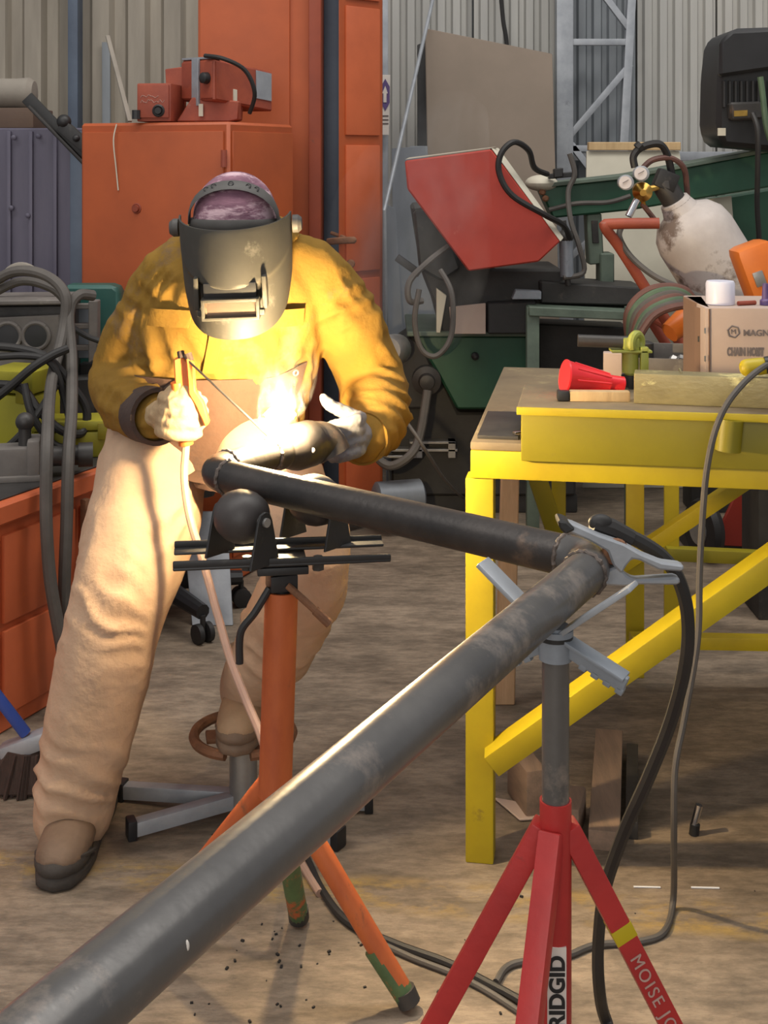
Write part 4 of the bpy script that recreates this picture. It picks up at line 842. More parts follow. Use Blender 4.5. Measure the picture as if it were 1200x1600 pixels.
e0 = c1+sd*.310; e1 = e0+sd*.035+V((.006, .0, -.008)); e2 = e0+sd*.05+V((.012, -.012, -.034))
obj('end_elbow', MB().tube(cr([e0, e1, e2], 8), .044, 28), 'pipe_black', sp)
obj('paint_mark', MB().ball(c1+sd*.27+V((.030, -.0375, .0)), (.006, .002, .006), 10, 6), 'label_white', sp)
m_ = MB().ball(c0+nd*1.02+V((.021, -.021, .004)), (.0025, .002, .005), 8, 6); obj('paint_mark', m_, 'label_white', sp)

# ================================================================== ORANGE ROLLER STAND
oc = V((-.192, 2.30, 0))
os_ = thing('roller_stand', 'orange pipe stand with twin rollers on a tripod base', 'pipe stand', oc)
hubz = P(0, 1225, 2.3).z
ctop = V((-.184, 2.30, P(0, 922, 2.3).z))
obj('column', MB().hollow(V((-.196, 2.30, hubz-.02)), ctop, .030, .024), 'orange_stand', os_)
hb3 = V((-.196, 2.30, hubz+.02))
feet = [G(640, 1578), G(467, 1444), G(222, 1478)]
for i, ft in enumerate(feet):
    lg = obj('leg', MB().tube([hb3, ft+V((0, 0, .012))], .0185, 16), 'orange_stand', os_)
    d = (ft-hb3).normalized()
    if i < 2: obj('paint_patch', MB().tube([hb3+(ft-hb3)*(.74 if i == 0 else .55), ft+V((0, 0, .013))-d*.004], .0192, 16), 'green_paint', lg)
    obj('foot_end', MB().tube([ft+V((0, 0, .018))-d*.02, ft+V((0, 0, .012))], .0205, 16), 'dark_steel', lg)
obj('screw_stem', MB().tube([ctop-V((0, 0, .02)), V((-.184, 2.30, P(0, 868, 2.3).z))], .0155, 16).box(ctop+V((0, 0, .018)), (.05, .05, .03), rotz(.3), .004), 'black_metal', os_)
obj('locking_handle', MB().tube(cr([ctop+V((.012, -.02, .015)), ctop+V((.05, -.03, -.015)), ctop+V((.085, -.03, -.048))]), .0065, 10).tube([ctop+V((.062, -.03, -.026)), ctop+V((.087, -.03, -.05))], .0085, 10), 'rust', os_)
obj('leg_shade_bar', MB().tube(cr([ctop+V((-.02, -.02, .01)), ctop+V((-.045, -.028, -.03)), ctop+V((-.07, -.03, -.065)), ctop+V((-.072, -.03, -.12))]), .007, 10), 'black_metal', os_)  # bent black bar drawn where shade darkens the trouser leg
pz = P(0, 866, 2.29).z
pa, pb = V((-.372, 2.262, pz)), V((.004, 2.315, pz)); pd = (pb-pa).normalized(); pn = V((-pd.y, pd.x, 0))
for s, z_, kx in ((-1, 0, 0), (1, .004, .0)):
    m_ = MB(); beam(m_, pa+pn*.045*s, pb+pn*.045*s, .034, .006); beam(m_, pa+pn*(.045+.014)*s+V((0, 0, .008)), pb+pn*(.045+.014)*s+V((0, 0, .004)), .005, .013); obj('angle_rail', m_, 'black_metal', os_)
m_ = MB(); m_.box((pa+pb)/2+V((0, 0, -.012)), (.09, .12, .014), frame(pd), .003); obj('saddle_plate', m_, 'black_metal', os_)
axr = (c0-c1).normalized()                                       # roller axles follow the pipe
for bx_, by_, pxr in ((378, 798, 2.255), (492, 812, 2.365)):
    cR = P(bx_, by_, pxr); cR.z = .872
    rl = obj('roller', MB().lathe([(.012, -.046), (.026, -.043), (.040, -.030), (.046, -.012), (.047, 0), (.046, .012), (.040, .030), (.026, .043), (.012, .046)], cR, axr, 36), 'wheel_rubber', os_)
    hgt = cR.z-pz
    for s in (-1, 1):
        c_ = cR+axr*.054*s; side = V((-axr.y, axr.x, 0))
        prof = [(-.036, -hgt), (.036, -hgt), (.017, .002), (.011, .014), (0, .018), (-.011, .014), (-.017, .002)]
        br_ = obj('bracket', MB().prism([c_+side*u+V((0, 0, v)) for u, v in prof], axr*.005*s, .001), 'black_metal', os_)
    obj('axle', MB().tube([cR-axr*.064, cR+axr*.064], .008, 12), 'steel', os_)
for bx_ in (384, 496):
    q = P(bx_, 878, 2.26); obj('bolt', MB().lathe([(.009, .012), (.009, .0), (.011, .0), (.011, -.012), (.005, -.014)], V((q.x, q.y+.02, pz-.012)), (0, 0, 1), 6), 'dark_steel', os_)

# ================================================================== RED TRIPOD STAND
rc = V((.2312, 1.725, 0))
rs = thing('tripod_stand', 'red tripod pipe stand with grey V head under the near pipe', 'pipe stand', rc)
cz0, cz1 = .638, .838
obj('post', MB().tube([rc+V((0, 0, .5)), rc+V((0, 0, cz1+.03))], .0185, 24), 'pipe_grey', rs)
obj('sleeve', MB().hollow(rc+V((0, 0, .14)), rc+V((0, 0, cz0)), .0215, .0188), 'red_stand', rs)
rfeet = [rc+V((.315, .06, 0)), rc+V((-.305, .09, 0)), rc+V((-.125, -.27, 0))]
for i, ft in enumerate(rfeet):
    a = rc+V((0, 0, .602))+(ft-rc).normalized()*.016; b = ft+V((0, 0, .012)); d = (b-a).normalized()
    m_ = MB(); beam(m_, a, b, .030, .030); lg = obj('leg', m_, 'red_stand', rs)
    if i == 0:
        R = frame(d); c_ = a+(b-a)*.25; obj('tape', MB().box(c_, (.022, .0315, .0315), R, .001), 'yellow', lg)
        leg0 = (a, b, d, R)
    obj('brace', MB().tube([rc+V((0, 0, .20)), a+(b-a)*.62], .007, 8), 'red_stand', rs)
    obj('foot_pad', MB().box(ft+V((0, 0, .006)), (.05, .05, .012), None, .002), 'black_metal', rs)
# label on the sleeve and chalk writing on the right leg
fy = -.0222
obj('label', MB().prism([rc+V((x, fy, z)) for x, z in ((-.0135, .26), (.0115, .26), (.0115, .452), (-.0135, .452))], (0, .004, 0)), 'label_white', rs)
text('lettering', 'RIDGID', .0285, rc+V((.0085, fy-.001, .345)), (0, 0, 1), (-1, 0, 0), 'print_black', rs, spacing=1.02, bold=.0009)
a, b, d, R = leg0
ny = (R@V((0, 1, 0))); nz_ = R@V((0, 0, 1))
fcam = -ny if ny.y > 0 else ny
fcam = fcam.normalized(); upv = fcam.cross(d) if (fcam.cross(d)).x > 0 else -(fcam.cross(d))
text('lettering', 'MOISE JO', .024, a+(b-a)*.30+fcam*.0158-upv*.009, d, upv, 'chalk', rs, spacing=1.25)
# V head
hp = V((.882, -.471, 0)).normalized(); hz = .873
obj('head_hub', MB().lathe([(.0225, -.045), (.0225, -.012), (.024, -.012), (.024, -.004), (.019, -.004), (.019, .0)], rc+V((0, 0, hz)), (0, 0, 1), 24), 'blue_grey_steel', rs)
obj('head_collar', MB().lathe([(.0235, 0), (.0235, .006)], rc+V((0, 0, hz-.018)), (0, 0, 1), 24), 'black_metal', rs)
for s in (-1, 1):
    tip = rc+hp*.108*s+V((0, 0, hz+.070)); base = rc+hp*.012*s+V((0, 0, hz-.006))
    m_ = MB(); dd = (tip-base).normalized(); Rj = frame(dd, V((0, 0, 1))); m_.box((tip+base)/2, ((tip-base).length, .036, .007), Rj, .002); obj('v_jaw', m_, 'galvanised', rs)
    t2 = rc+hp*.098*s+V((0, 0, hz-.072 if s < 0 else hz-.062)); b2 = rc+hp*.015*s+V((0, 0, hz-.026))
    m_ = MB(); dd = (t2-b2).normalized(); Rj = frame(dd); m_.box((t2+b2)/2, ((t2-b2).length, .012, .022), Rj, .003); m_.box((t2+b2)/2+V((0, 0, .010)), ((t2-b2).length, .030, .006), Rj, .002)
    for k in range(4): m_.box(b2+(t2-b2)*(.3+.2*k)+V((0, 0, -.011)), (.011, .012, .010), Rj, .002)
    obj('lower_arm', m_, 'blue_grey_steel', rs)

# earth clamp on the pipe corner, with its heavy cable
ec = thing('earth_clamp', 'worn silver earth clamp gripping the pipe corner', 'clamp', P(930, 880, 1.86))
Ye = 1.842
obj('upper_jaw', MB().prism(px_poly([(876, 815), (893, 817), (935, 836), (975, 850), (1003, 866), (1035, 879), (1066, 883), (1071, 888), (1066, 894), (1030, 891), (1000, 876), (988, 874), (978, 886), (972, 898), (958, 884), (950, 862), (920, 845), (880, 828)], Ye), (0, .022, 0), .003), 'galvanised', ec)
obj('jaw_tip', MB().prism(px_poly([(872, 813), (886, 815), (900, 828), (884, 836), (874, 826)], Ye-.01), (0, .04, 0), .003), 'black_metal', ec)
obj('spring', MB().torus(P(962, 862, Ye+.01), (0, 1, 0), .014, .006, 20, 8).torus(P(962, 862, Ye+.022), (0, 1, 0), .014, .006, 20, 8), 'rust', ec)
obj('lower_jaw', MB().prism(px_poly([(926, 914), (948, 892), (966, 884), (980, 900), (992, 906), (1058, 902), (1065, 908), (1060, 915), (1000, 914), (975, 917)], Ye+.004), (0, .022, 0), .003), 'galvanised', ec)
obj('bridge', MB().tube([P(944, 828, Ye+.03), P(962, 862, Ye+.03), P(956, 888, Ye+.03)], .008, 8), 'steel', ec)
obj('lug', MB().tube([P(926, 818, Ye+.03), P(952, 826, Ye+.035), P(985, 842, Ye+.04)], [.013, .016, .014], 10).ball(P(938, 816, Ye+.03), (.018, .012, .012)), 'rubber', ec)
cable('earth_cable', [P(960, 828, 1.88), P(1000, 846, 1.885), P(1035, 870, 1.89), P(1060, 905, 1.89), P(1074, 960, 1.90), P(1072, 1030, 1.92), P(1050, 1120, 1.96), P(1015, 1210, 2.0), P(975, 1300, 2.04), P(945, 1390, 2.08), P(935, 1470, 2.12), P(936, 1540, 2.14), G(946, 1610)+V((0, 0, .02)), G(975, 1650)+V((0, 0, .011)), G(1100, 1720)+V((0, 0, .011))], .0105, 'rubber', 'heavy black earth cable drooping from the clamp to the floor', 'cable')
cable('floor_cable', [G(468, 1330)+V((0, 0, .008)), G(482, 1352)+V((0, 0, .008)), G(505, 1400)+V((0, 0, .008)), G(545, 1448)+V((0, 0, .008)), G(620, 1483)+V((0, 0, .008)), G(700, 1512)+V((0, 0, .008)), G(765, 1545)+V((0, 0, .008)), G(815, 1572)+V((0, 0, .008)), G(930, 1640)+V((0, 0, .008))], .008, 'rubber', 'dark cable on the floor running from the orange stand to the red stand', 'cable')
cable('floor_cable', [G(560, 1462)+V((0, 0, .006)), G(640, 1500)+V((0, 0, .006)), G(720, 1532)+V((0, 0, .006)), G(790, 1572)+V((0, 0, .006)), G(900, 1650)+V((0, 0, .006))], .006, 'cable_grey', 'thinner grey cable alongside the dark one on the floor', 'cable')
# slag chips
m_ = MB(); random.seed(11)
for k in range(46):
    x = random.gauss(390, 70); y = random.uniform(1440, 1598) if k < 34 else random.uniform(1300, 1590)
    if k >= 34: x = random.uniform(20, 1180)
    g = G(x, y); s = random.uniform(.0015, .0045); m_.box(g+V((0, 0, s*.4)), (s*1.6, s, s*.8), rotz(random.random()*3), 0)
obj('slag_chips', m_, 'black_metal', label='tiny dark slag chips scattered on the concrete floor', cat='debris', kind='stuff')

# ================================================================== FOOTREST STAND
fc = V((-.322, 2.93, 0))
fs = thing('footrest_stand', 'low steel footrest stand with horseshoe ring under the welder boot', 'footrest', fc)
obj('post', MB().tube([fc+V((0, 0, .03)), fc+V((0, 0, .19))], .032, 24), 'steel', fs)
m_ = MB().torus(fc+V((0, 0, .187)), (0, 0, 1), .112, .012, 40, 8, -PI*.42, PI*1.42, u=(1, 0, 0)); obj('ring', m_, 'rust', fs)
m_ = MB().box(fc+V((0, 0, .186)), (.17, .05, .012), rotz(.2), .003).box(fc+V((0, -.03, .186)), (.09, .12, .012), None, .003); obj('tread_plate', m_, 'rust', fs)
for an, L in ((166, .30), (203, .255), (4, .285), (-32, .26)):
    d = V((math.cos(math.radians(an)), math.sin(math.radians(an)), 0))
    m_ = MB(); beam(m_, fc+d*.02+V((0, 0, .040)), fc+d*L+V((0, 0, .022)), .030, .032); lg = obj('leg', m_, 'galvanised', fs)
    m_ = MB(); beam(m_, fc+d*(L-.008)+V((0, 0, .0225)), fc+d*(L+.012)+V((0, 0, .0225)), .036, .043); obj('end_cap', m_, 'black_plastic', lg)

# ================================================================== WELDER
def tub(mb, pts, n=20, sub=5, up=None, flat=None):
    "pts: (x,y,z,r)"
    q = cr(pts, sub); mb.tube([p[:3] for p in q], [max(p[3], .004) for p in q], n, up=up, flat=flat)
    mb.ball(q[0][:3], q[0][3], 14, 8); mb.ball(q[-1][:3], q[-1][3], 14, 8); return mb
legR = [(-.535, 3.08, .86, .118), (-.545, 2.96, .71, .130), (-.582, 2.82, .53, .108), (-.640, 2.80, .28, .096), (-.680, 2.80, .075, .088)]
legL = [(-.33, 3.08, .83, .12), (-.24, 2.88, .765, .106), (-.160, 2.73, .65, .088), (-.232, 2.85, .44, .088), (-.318, 2.97, .275, .066)]
armR = [(-.500, 3.0, 1.222, .080), (-.565, 3.05, 1.11, .082), (-.632, 3.10, .985, .080), (-.590, 2.98, .942, .072), (-.520, 2.865, .925, .056)]
armL = [(-.155, 3.0, 1.222, .080), (-.088, 3.05, 1.11, .082), (-.032, 3.10, .975, .080), (-.022, 2.98, .905, .074), (-.044, 2.885, .872, .056)]
torso = [(-.425, 3.10, .78, .205, .150), (-.41, 3.08, .90, .215, .158), (-.385, 3.05, 1.02, .222, .160), (-.36, 3.01, 1.13, .222, .152), (-.34, 2.975, 1.23, .195, .128), (-.333, 2.945, 1.30, .12, .10), (-.331, 2.93, 1.335, .085, .085)]
def lofttorso(mb, pts, shr=0):
    q = cr(pts, 5); return mb.tube([p[:3] for p in q], [(p[3]-shr, p[4]-shr) for p in q], 32, up=(1, 0, 0))
def shrink(pts, s): return [(a, b, c, max(r*s, .03)) for a, b, c, r in pts]
HC = V((-.33, 2.835, 1.365))
# body (one continuous mesh, mostly under the clothes)
mb = MB(); lofttorso(mb, torso, .035)
for L_, s in ((legR, .62), (legL, .62), (armR, .58), (armL, .58)): tub(mb, shrink(L_, s), 14)
tub(mb, [(-.331, 2.95, 1.25, .055), (-.33, 2.88, 1.33, .055)], 14)
tub(mb, [(-.680, 2.80, .10, .045), (-.680, 2.78, .05, .038), (-.680, 2.68, .035, .032)], 12); tub(mb, [(-.318, 2.97, .30, .045), (-.322, 3.0, .265, .038), (-.322, 2.90, .228, .03)], 12)
mb.ball(HC, (.072, .092, .092), 20, 14, Matrix.Rotation(.35, 3, 'X')); mb.ball(HC+V((0, -.03, -.07)), (.052, .06, .06)); mb.tube([HC+V((0, -.085, -.01)), HC+V((0, -.112, -.045))], [.008, .014], 8)
for s in (-1, 1): mb.ball(HC+V((.074*s, .01, -.02)), (.012, .02, .03), 10, 8)
tub(mb, [(-.52, 2.865, .925, .032), (-.47, 2.80, .94, .03)], 12); tub(mb, [(-.046, 2.875, .872, .032), (-.070, 2.82, .89, .03)], 12)
body = link('person', remesh(mb, .012, 4, name='person'), 'skin')
body['label'] = 'welder in tan jacket, apron and dark face shield bent over the arc'; body['category'] = 'person'
def cloth(name, mb, m, vox, amp, sm=5, sc=(9, 9, 15), off=0, folds=None):
    def disp(p, n):
        a = nse(p, *sc, off); b = nse(p, sc[0]*2.3, sc[1]*2.3, sc[2]*1.9, off+5)
        d = amp*(.9*(1-2*abs(a))*.7+.45*b)
        if folds: d += folds(p)
        return d
    return link(name, remesh(mb, vox, sm, disp, name), m, body, 180)
# trousers
def seg_folds(j, ax, w, amp, freq):
    "soft irregular creases around a joint, running roughly across ax"
    j = V(j); ax = V(ax).normalized(); side = ax.orthogonal().normalized()
    def f(p):
        d = p-j
        if d.length > .32: return 0
        t = d.dot(ax); g = math.exp(-(t/w)**2)
        wob = nse(p, 7, 7, 7, 3)*.05+nse(p, 16, 16, 16, 8)*.012
        mod = max(0, .35+1.1*nse(p, 9, 9, 9, 13))
        c = math.sin((t+wob+.35*d.dot(side))*freq*.62)
        return amp*1.3*g*mod*(1-abs(c)*1.6)
    return f
fA = seg_folds((-.577, 2.79, .54), (.08, .05, .5), .10, .007, 120); fB = seg_folds((-.65, 2.73, .16), (.05, .02, .5), .09, .009, 105); fC = seg_folds((-.24, 2.85, .44), (.1, -.1, .3), .12, .006, 110); fD = seg_folds((-.50, 3.0, .76), (-.3, -.6, .6), .10, .006, 100)
mb = MB(); tub(mb, legR, 26); tub(mb, legL, 26); mb.ball((-.43, 3.10, .84), (.205, .155, .13)); mb.tube([(-.43, 3.10, .80), (-.43, 3.10, .88)], [(.20, .15), (.205, .15)], 28, up=(1, 0, 0))
cloth('trousers', mb, 'trousers', .009, .011, 3, (7, 7, 5), 1, lambda p: fA(p)+fB(p)+fC(p)+fD(p))
# jacket
gA = seg_folds((-.635, 3.09, .99), (-.1, -.15, .5), .10, .007, 115); gB = seg_folds((-.03, 3.09, .97), (-.1, .2, .5), .12, .010, 100); gC = seg_folds((-.11, 3.0, 1.16), (.5, .2, -.7), .12, .007, 90); gD = seg_folds((-.55, 3.0, 1.16), (-.5, .2, -.7), .12, .006, 90)
gE = seg_folds((-.04, 2.93, .92), (.0, -.9, -.2), .09, .007, 130); gF = seg_folds((-.55, 2.92, .935), (.5, -.9, -.1), .09, .006, 130)
def chest(p):
    if p.y > 3.0 or p.z < .95 or p.x < -.56 or p.x > -.1: return 0
    return .007*nse(V((p.x+(p.z-1.1)*(.45 if p.x < -.34 else -.45), 0, p.z)), 26, 1, 4, 7)
mb = MB(); lofttorso(mb, torso); tub(mb, armR, 24); tub(mb, armL, 24)
tub(mb, [(-.495, 3.0, 1.225, .078), (-.42, 2.985, 1.265, .076), (-.34, 2.975, 1.275, .078), (-.24, 2.985, 1.265, .076), (-.16, 3.0, 1.225, .078)], 18)
cloth('jacket', mb, 'jacket', .0085, .008, 3, (8, 8, 7), 2, lambda p: gA(p)+gB(p)+gC(p)+gD(p)+gE(p)+gF(p)+chest(p))
m_ = MB()
for s in (-1, 1):
    m_.tube(cr([V((-.331+.02*s, 2.855, 1.245)), V((-.331+.085*s, 2.875, 1.305)), V((-.331+.118*s, 2.95, 1.342)), V((-.331+.085*s, 3.03, 1.355)), V((-.331+.01*s, 3.05, 1.36))], 6), (.026, .010), 10, up=(0, .2, 1))
mm = remesh(m_, .006, 3, name='collar'); link('collar', mm, 'jacket', body, 180)
# surface helper: front of the torso at angle th (0 = towards camera) and height z
TQ = cr(torso, 8)
def tors(th, z, off):
    for a, b in zip(TQ, TQ[1:]):
        if a[2] <= z <= b[2] or b is TQ[-1]:
            t = max(0, min(1, (z-a[2])/(b[2]-a[2]+1e-9))); q = [u+(v-u)*t for u, v in zip(a, b)]; break
    return V((q[0]+math.sin(th)*(q[3]+off), q[1]-math.cos(th)*(q[4]+off), z))
def patch(name, th0, th1, z0, z1, off, m, nu=28, nv=16, outline=None, wav=.004, thick=.004):
    vs = []; fs_ = []
    for lay, o2 in ((0, off+thick), (1, off)):
        for i in range(nu+1):
            for j in range(nv+1):
                u = i/nu; v = j/nv; a_, b_ = (z0(u) if callable(z0) else z0), (z1(u) if callable(z1) else z1)
                th = th0+(th1-th0)*u; z = a_+(b_-a_)*v
                vs.append(tors(th, z, o2+wav*(1+nse(V((th*.3, 0, z)), 12, 1, 9, 4)*1.6)))
    K = (nu+1)*(nv+1)
    for i in range(nu):
        for j in range(nv):
            a = i*(nv+1)+j; q = (a, a+nv+1, a+nv+2, a+1); fs_.append(q); fs_.append(tuple(k+K for k in q[::-1]))
    rim = [i*(nv+1) for i in range(nu+1)]+[nu*(nv+1)+j for j in range(1, nv+1)]+[i*(nv+1)+nv for i in range(nu-1, -1, -1)]+[j for j in range(nv-1, 0, -1)]
    for a, b in zip(rim, rim[1:]+rim[:1]): fs_.append((a, b, b+K, a+K))
    return obj(name, MB().add(vs, fs_), m, body, angle=50)
ap = patch('apron', -1.25, 1.02, lambda u: .775, lambda u: 1.005+.03*max(0, (u-.80)/.2)**1.0-(.05*max(0, (.12-u)/.12)), .010, 'apron')
g_ = tors(.86, 1.012, .022); obj('grommet', MB().torus(g_, (-.6, .8, .1), .006, .002, 14, 6), 'steel', ap)
patch('waistband', -1.5, 1.3, .765, .80, .012, 'apron', wav=.003)
patch('placket', -.10, .02, 1.02, 1.23, .004, 'jacket', 4, 14, thick=.004)
patch('pocket_flap', .33, .85, 1.125, 1.165, .006, 'jacket', 10, 4, thick=.005)
patch('pocket_flap', -.85, -.33, 1.125, 1.165, .006, 'jacket', 10, 4, thick=.005)
st = [tors(-.30, 1.0, .03), tors(-.50, .965, .03), tors(-.66, .93, .035), tors(-.80, .89, .035)]
obj('apron_strap', MB().tube(cr(st), (.007, .003), 8), 'cuff_dark', body)
# gloves -------------------------------------------------------------
def hand(name, m, parts, palm, vox=.0042):
    mb = MB()
    for pts in parts: tub(mb, pts, 12, 4)
    for c, r, R in palm: mb.ball(c, r, 16, 10, R)
    def disp(p, n): return .0016*nse(p, 60, 60, 60, 2)+.0014*nse(p, 120, 40, 120, 9)
    return link(name, remesh(mb, vox, 2, disp, name), m, body, 180)
pr = []
for i in range(4):
    z = .985-.0235*i; k = (.0, .006, .004, -.004)[i]; dx = -.002*i
    pr.append([(-.482+dx, 2.800, z-.004, .0150), (-.470+dx, 2.758, z, .0152), (-.438+dx+k, 2.738, z-.003, .0145), (-.408+dx+k, 2.745, z-.005, .0135), (-.394+dx+k, 2.768, z-.006, .0128), (-.408+dx, 2.788, z-.006, .0118)])
pr.append([(-.480, 2.800, .965, .018), (-.455, 2.765, 1.000, .016), (-.425, 2.748, 1.004, .0145), (-.402, 2.748, .992, .0125)])
pr.append([(-.53, 2.885, .925, .034), (-.50, 2.835, .935, .034), (-.476, 2.80, .945, .036)])
hand('glove', 'glove_tan', pr, [((-.468, 2.790, .948), (.034, .036, .048), Matrix.Identity(3))])
pl_ = []
for i in range(4):
    z = .930-.0225*i; k = (.0, -.006, -.004, .006)[i]
    pl_.append([(-.052, 2.835, z, .0150), (-.058, 2.795, z+.003, .0152), (-.080+k, 2.775, z, .0145), (-.104+k, 2.777, z-.006, .0135), (-.118+k, 2.797, z-.012, .0125), (-.110+k, 2.818, z-.014, .0115)])
pl_.append([(-.065, 2.835, .930, .017), (-.095, 2.822, .948, .0150), (-.118, 2.808, .962, .0135), (-.132, 2.796, .980, .0110)])
pl_.append([(-.044, 2.90, .872, .033), (-.052, 2.865, .880, .033), (-.062, 2.835, .892, .035)])
hand('glove', 'glove_grey', pl_, [((-.070, 2.828, .895), (.030, .034, .046), Matrix.Identity(3))])
def cuff(a, b, r0, r1, m): return obj('cuff', MB().hollow(a, b, r1, r0, 28), m, body)
cuff(V((-.540, 2.900, .925)), V((-.500, 2.832, .932)), .054, .064, 'cuff_dark')
cuff(V((-.040, 2.915, .872)), V((-.050, 2.868, .876)), .050, .060, 'jacket')
# boots --------------------------------------------------------------
def boot(parent_m, up_m, sole_m, laces=True):
    mb = MB(); q = cr([(0, .115, .062, .036, .052), (0, .05, .072, .040, .062), (0, -.04, .060, .046, .050), (0, -.105, .050, .050, .040), (0, -.155, .043, .042, .032), (0, -.178, .038, .022, .018)], 4)
    mb.tube([p[:3] for p in q], [(p[4], p[3]) for p in q], 20, up=(0, 0, 1)); mb.ball((0, .115, .06), (.034, .03, .05)); mb.tube([(0, .07, .06), (0, .075, .15)], [.045, .048], 18)
    me = remesh(mb, .006, 3, lambda p, n: .0015*nse(p, 30, 30, 30, 1), 'boot_upper'); me.transform(parent_m)
    u = link('boot', me, up_m, body, 180)
    out = [(.036, .145), (.043, .09), (.042, .0), (.052, -.08), (.050, -.13), (.034, -.175), (0, -.190)]
    poly = [V((x, y, 0)) for x, y in out]+[V((-x, y, 0)) for x, y in out[-2::-1]]
    s_ = MB().prism(poly, (0, 0, .026), .006); me = s_.mesh('sole'); me.transform(parent_m); link('sole', me, sole_m, u, 40).matrix_parent_inverse = Matrix.Identity(4)
    t_ = MB().tube(cr([V((-.052, -.085, .030)), V((-.046, -.135, .045)), V((-.02, -.165, .052)), V((.02, -.165, .052)), V((.046, -.135, .045)), V((.052, -.085, .030))]), .004, 6); me = t_.mesh('toe_welt'); me.transform(parent_m); link('toe_welt', me, sole_m, u).matrix_parent_inverse = Matrix.Identity(4)
    me = MB().ball((0, -.118, .036), (.0515, .072, .030), 20, 12).mesh('toe_cap'); me.transform(parent_m); link('toe_cap', me, sole_m, u, 180).matrix_parent_inverse = Matrix.Identity(4)
    for k in range(4):
        y = -.035+.024*k; z = .112+.012*k; me = MB().tube(cr([V((-.028, y, z-.012)), V((0, y-.008, z)), V((.028, y, z-.012))]), .003, 6).mesh('lace'); me.transform(parent_m); link('lace', me, 'cuff_dark', u).matrix_parent_inverse = Matrix.Identity(4)
    return u
boot(Matrix.Translation((-.668, 2.825, .0)) @ Matrix.Rotation(-.05, 4, 'Z') @ Matrix.Scale(1.12, 4), 'boot', 'boot_sole')
boot(Matrix.Translation((-.326, 2.985, .193)) @ Matrix.Rotation(.0, 4, 'Z') @ Matrix.Rotation(.0, 4, 'X'), 'boot_tan', 'boot')
# head gear ----------------------------------------------------------
mb = MB(); n, mrows = 36, 14; vs = []; fs_ = []
CC = V((-.33, 2.845, 1.372))
for i in range(mrows+1):
    ph = PI*.5*i/mrows
    for k in range(n):
        q = 2*PI*k/n; vs.append(CC+V((.093*math.cos(ph)*math.cos(q), .108*math.cos(ph)*math.sin(q), .103*math.sin(ph)+.0)))
lo = len(vs)
for k in range(n):
    q = 2*PI*k/n; vs.append(CC+V((.090*math.cos(q), .105*math.sin(q), -.05)))
for i in range(mrows):
    for k in range(n): k2 = (k+1) % n; fs_.append((i*n+k, i*n+k2, (i+1)*n+k2, (i+1)*n+k))
for k in range(n): k2 = (k+1) % n; fs_.append((lo+k, lo+k2, k2, k))
cap_ = obj('cap', MB().add(vs, fs_), 'cap_camo', body, angle=60)
hs = thing('tmp', 'x', 'x', (0, 0, 0)); bpy.data.objects.remove(hs)
HO = V((-.3285, 2.835, 1.378)); HR = Matrix.Rotation(.16, 3, 'X') @ Matrix.Rotation(-.035, 3, 'Y')
def hl(p): return HO+HR@V(p)
NU, NV = 56, 56
def shield(u, v, off=0):
    th = u*math.radians(88); Hh = .242-.075*abs(u)**2.6
    taper = 1-.05*v*v-.22*max(0, v-.78)**1.3
    a, b = .124+off, .160+off
    vc = .50*(1-.42*abs(u)**2.0); edge = .05
    bul = 0
    if v < vc: bul = .030*(v/vc)**.8
    elif v < vc+edge: bul = .030*(1-(v-vc)/edge)
    bul *= max(0, 1-abs(u)**3)
    return V(((a)*math.sin(th)*taper, -(b*math.cos(th)*(1-.10*v)+bul*math.cos(th)), .006*abs(u)**2-Hh*v))
vs = []; fs_ = []
for lay in (0, 1):
    for i in range(NU+1):
        for j in range(NV+1): vs.append(hl(shield(-1+2*i/NU, j/NV, -.004*lay)))
K = (NU+1)*(NV+1)
for i in range(NU):
    for j in range(NV):
        a = i*(NV+1)+j; q = (a, a+NV+1, a+NV+2, a+1); fs_.append(q); fs_.append(tuple(k+K for k in q[::-1]))
rim = [i*(NV+1) for i in range(NU+1)]+[NU*(NV+1)+j for j in range(1, NV+1)]+[i*(NV+1)+NV for i in range(NU-1, -1, -1)]+[j for j in range(NV-1, 0, -1)]
for a, b in zip(rim, rim[1:]+rim[:1]): fs_.append((a, b, b+K, a+K))
fsh = obj('face_shield', MB().add(vs, fs_), 'helmet', body, angle=40)
# window box
yc = -.158
RHm = HR
obj('window_recess', MB().box(hl((0, yc+.002, -.130)), (.112, .03, .040), RHm, .004), 'black_plastic', fsh)
m_ = MB()
for cx, cz, sx, sz in ((0, -.1465, .122, .007), (0, -.186, .122, .007), (-.0575, -.166, .007, .046), (.0575, -.166, .007, .046)): m_.box(hl((cx, yc-.008, cz)), (sx, .03, sz), RHm, .002)
obj('window_frame', m_, 'helmet', fsh)
obj('lens', MB().box(hl((0, yc-.004, -.166)), (.108, .018, .034), RHm, .001), 'lens_glass', fsh)
for s in (-1, 1):
    obj('hinge_clip', MB().box(hl((.072*s, yc+.012, -.135)), (.010, .035, .07), RHm, .003).box(hl((.064*s, yc-.004, -.176)), (.014, .016, .012), RHm, .002), 'helmet', fsh)
    c_ = hl((.126*s, -.008, -.022)); obj('pivot_knob', MB().lathe([(.020, 0), (.020, .012), (.014, .020), (.006, .021)], c_, HR@V((s, 0, 0)), 18), 'strap', fsh)
sb = []
for k in range(17):
    q = PI*k/16; sb.append(CC+V((.098*math.cos(q), -.032-.052*math.sin(q), -.005+.080*math.sin(q)**.9)))
hb_ = obj('headband', MB().tube(sb, (.017, .0025), 8, up=(0, .7, .7)), 'strap', body)
for k in (5, 6, 8, 10, 11): obj('adjust_hole', MB().torus(sb[k]+V((0, -.0028, .0022)), V((0, -.8, .6)), .0055, .0011, 12, 5), 'print_black', hb_)
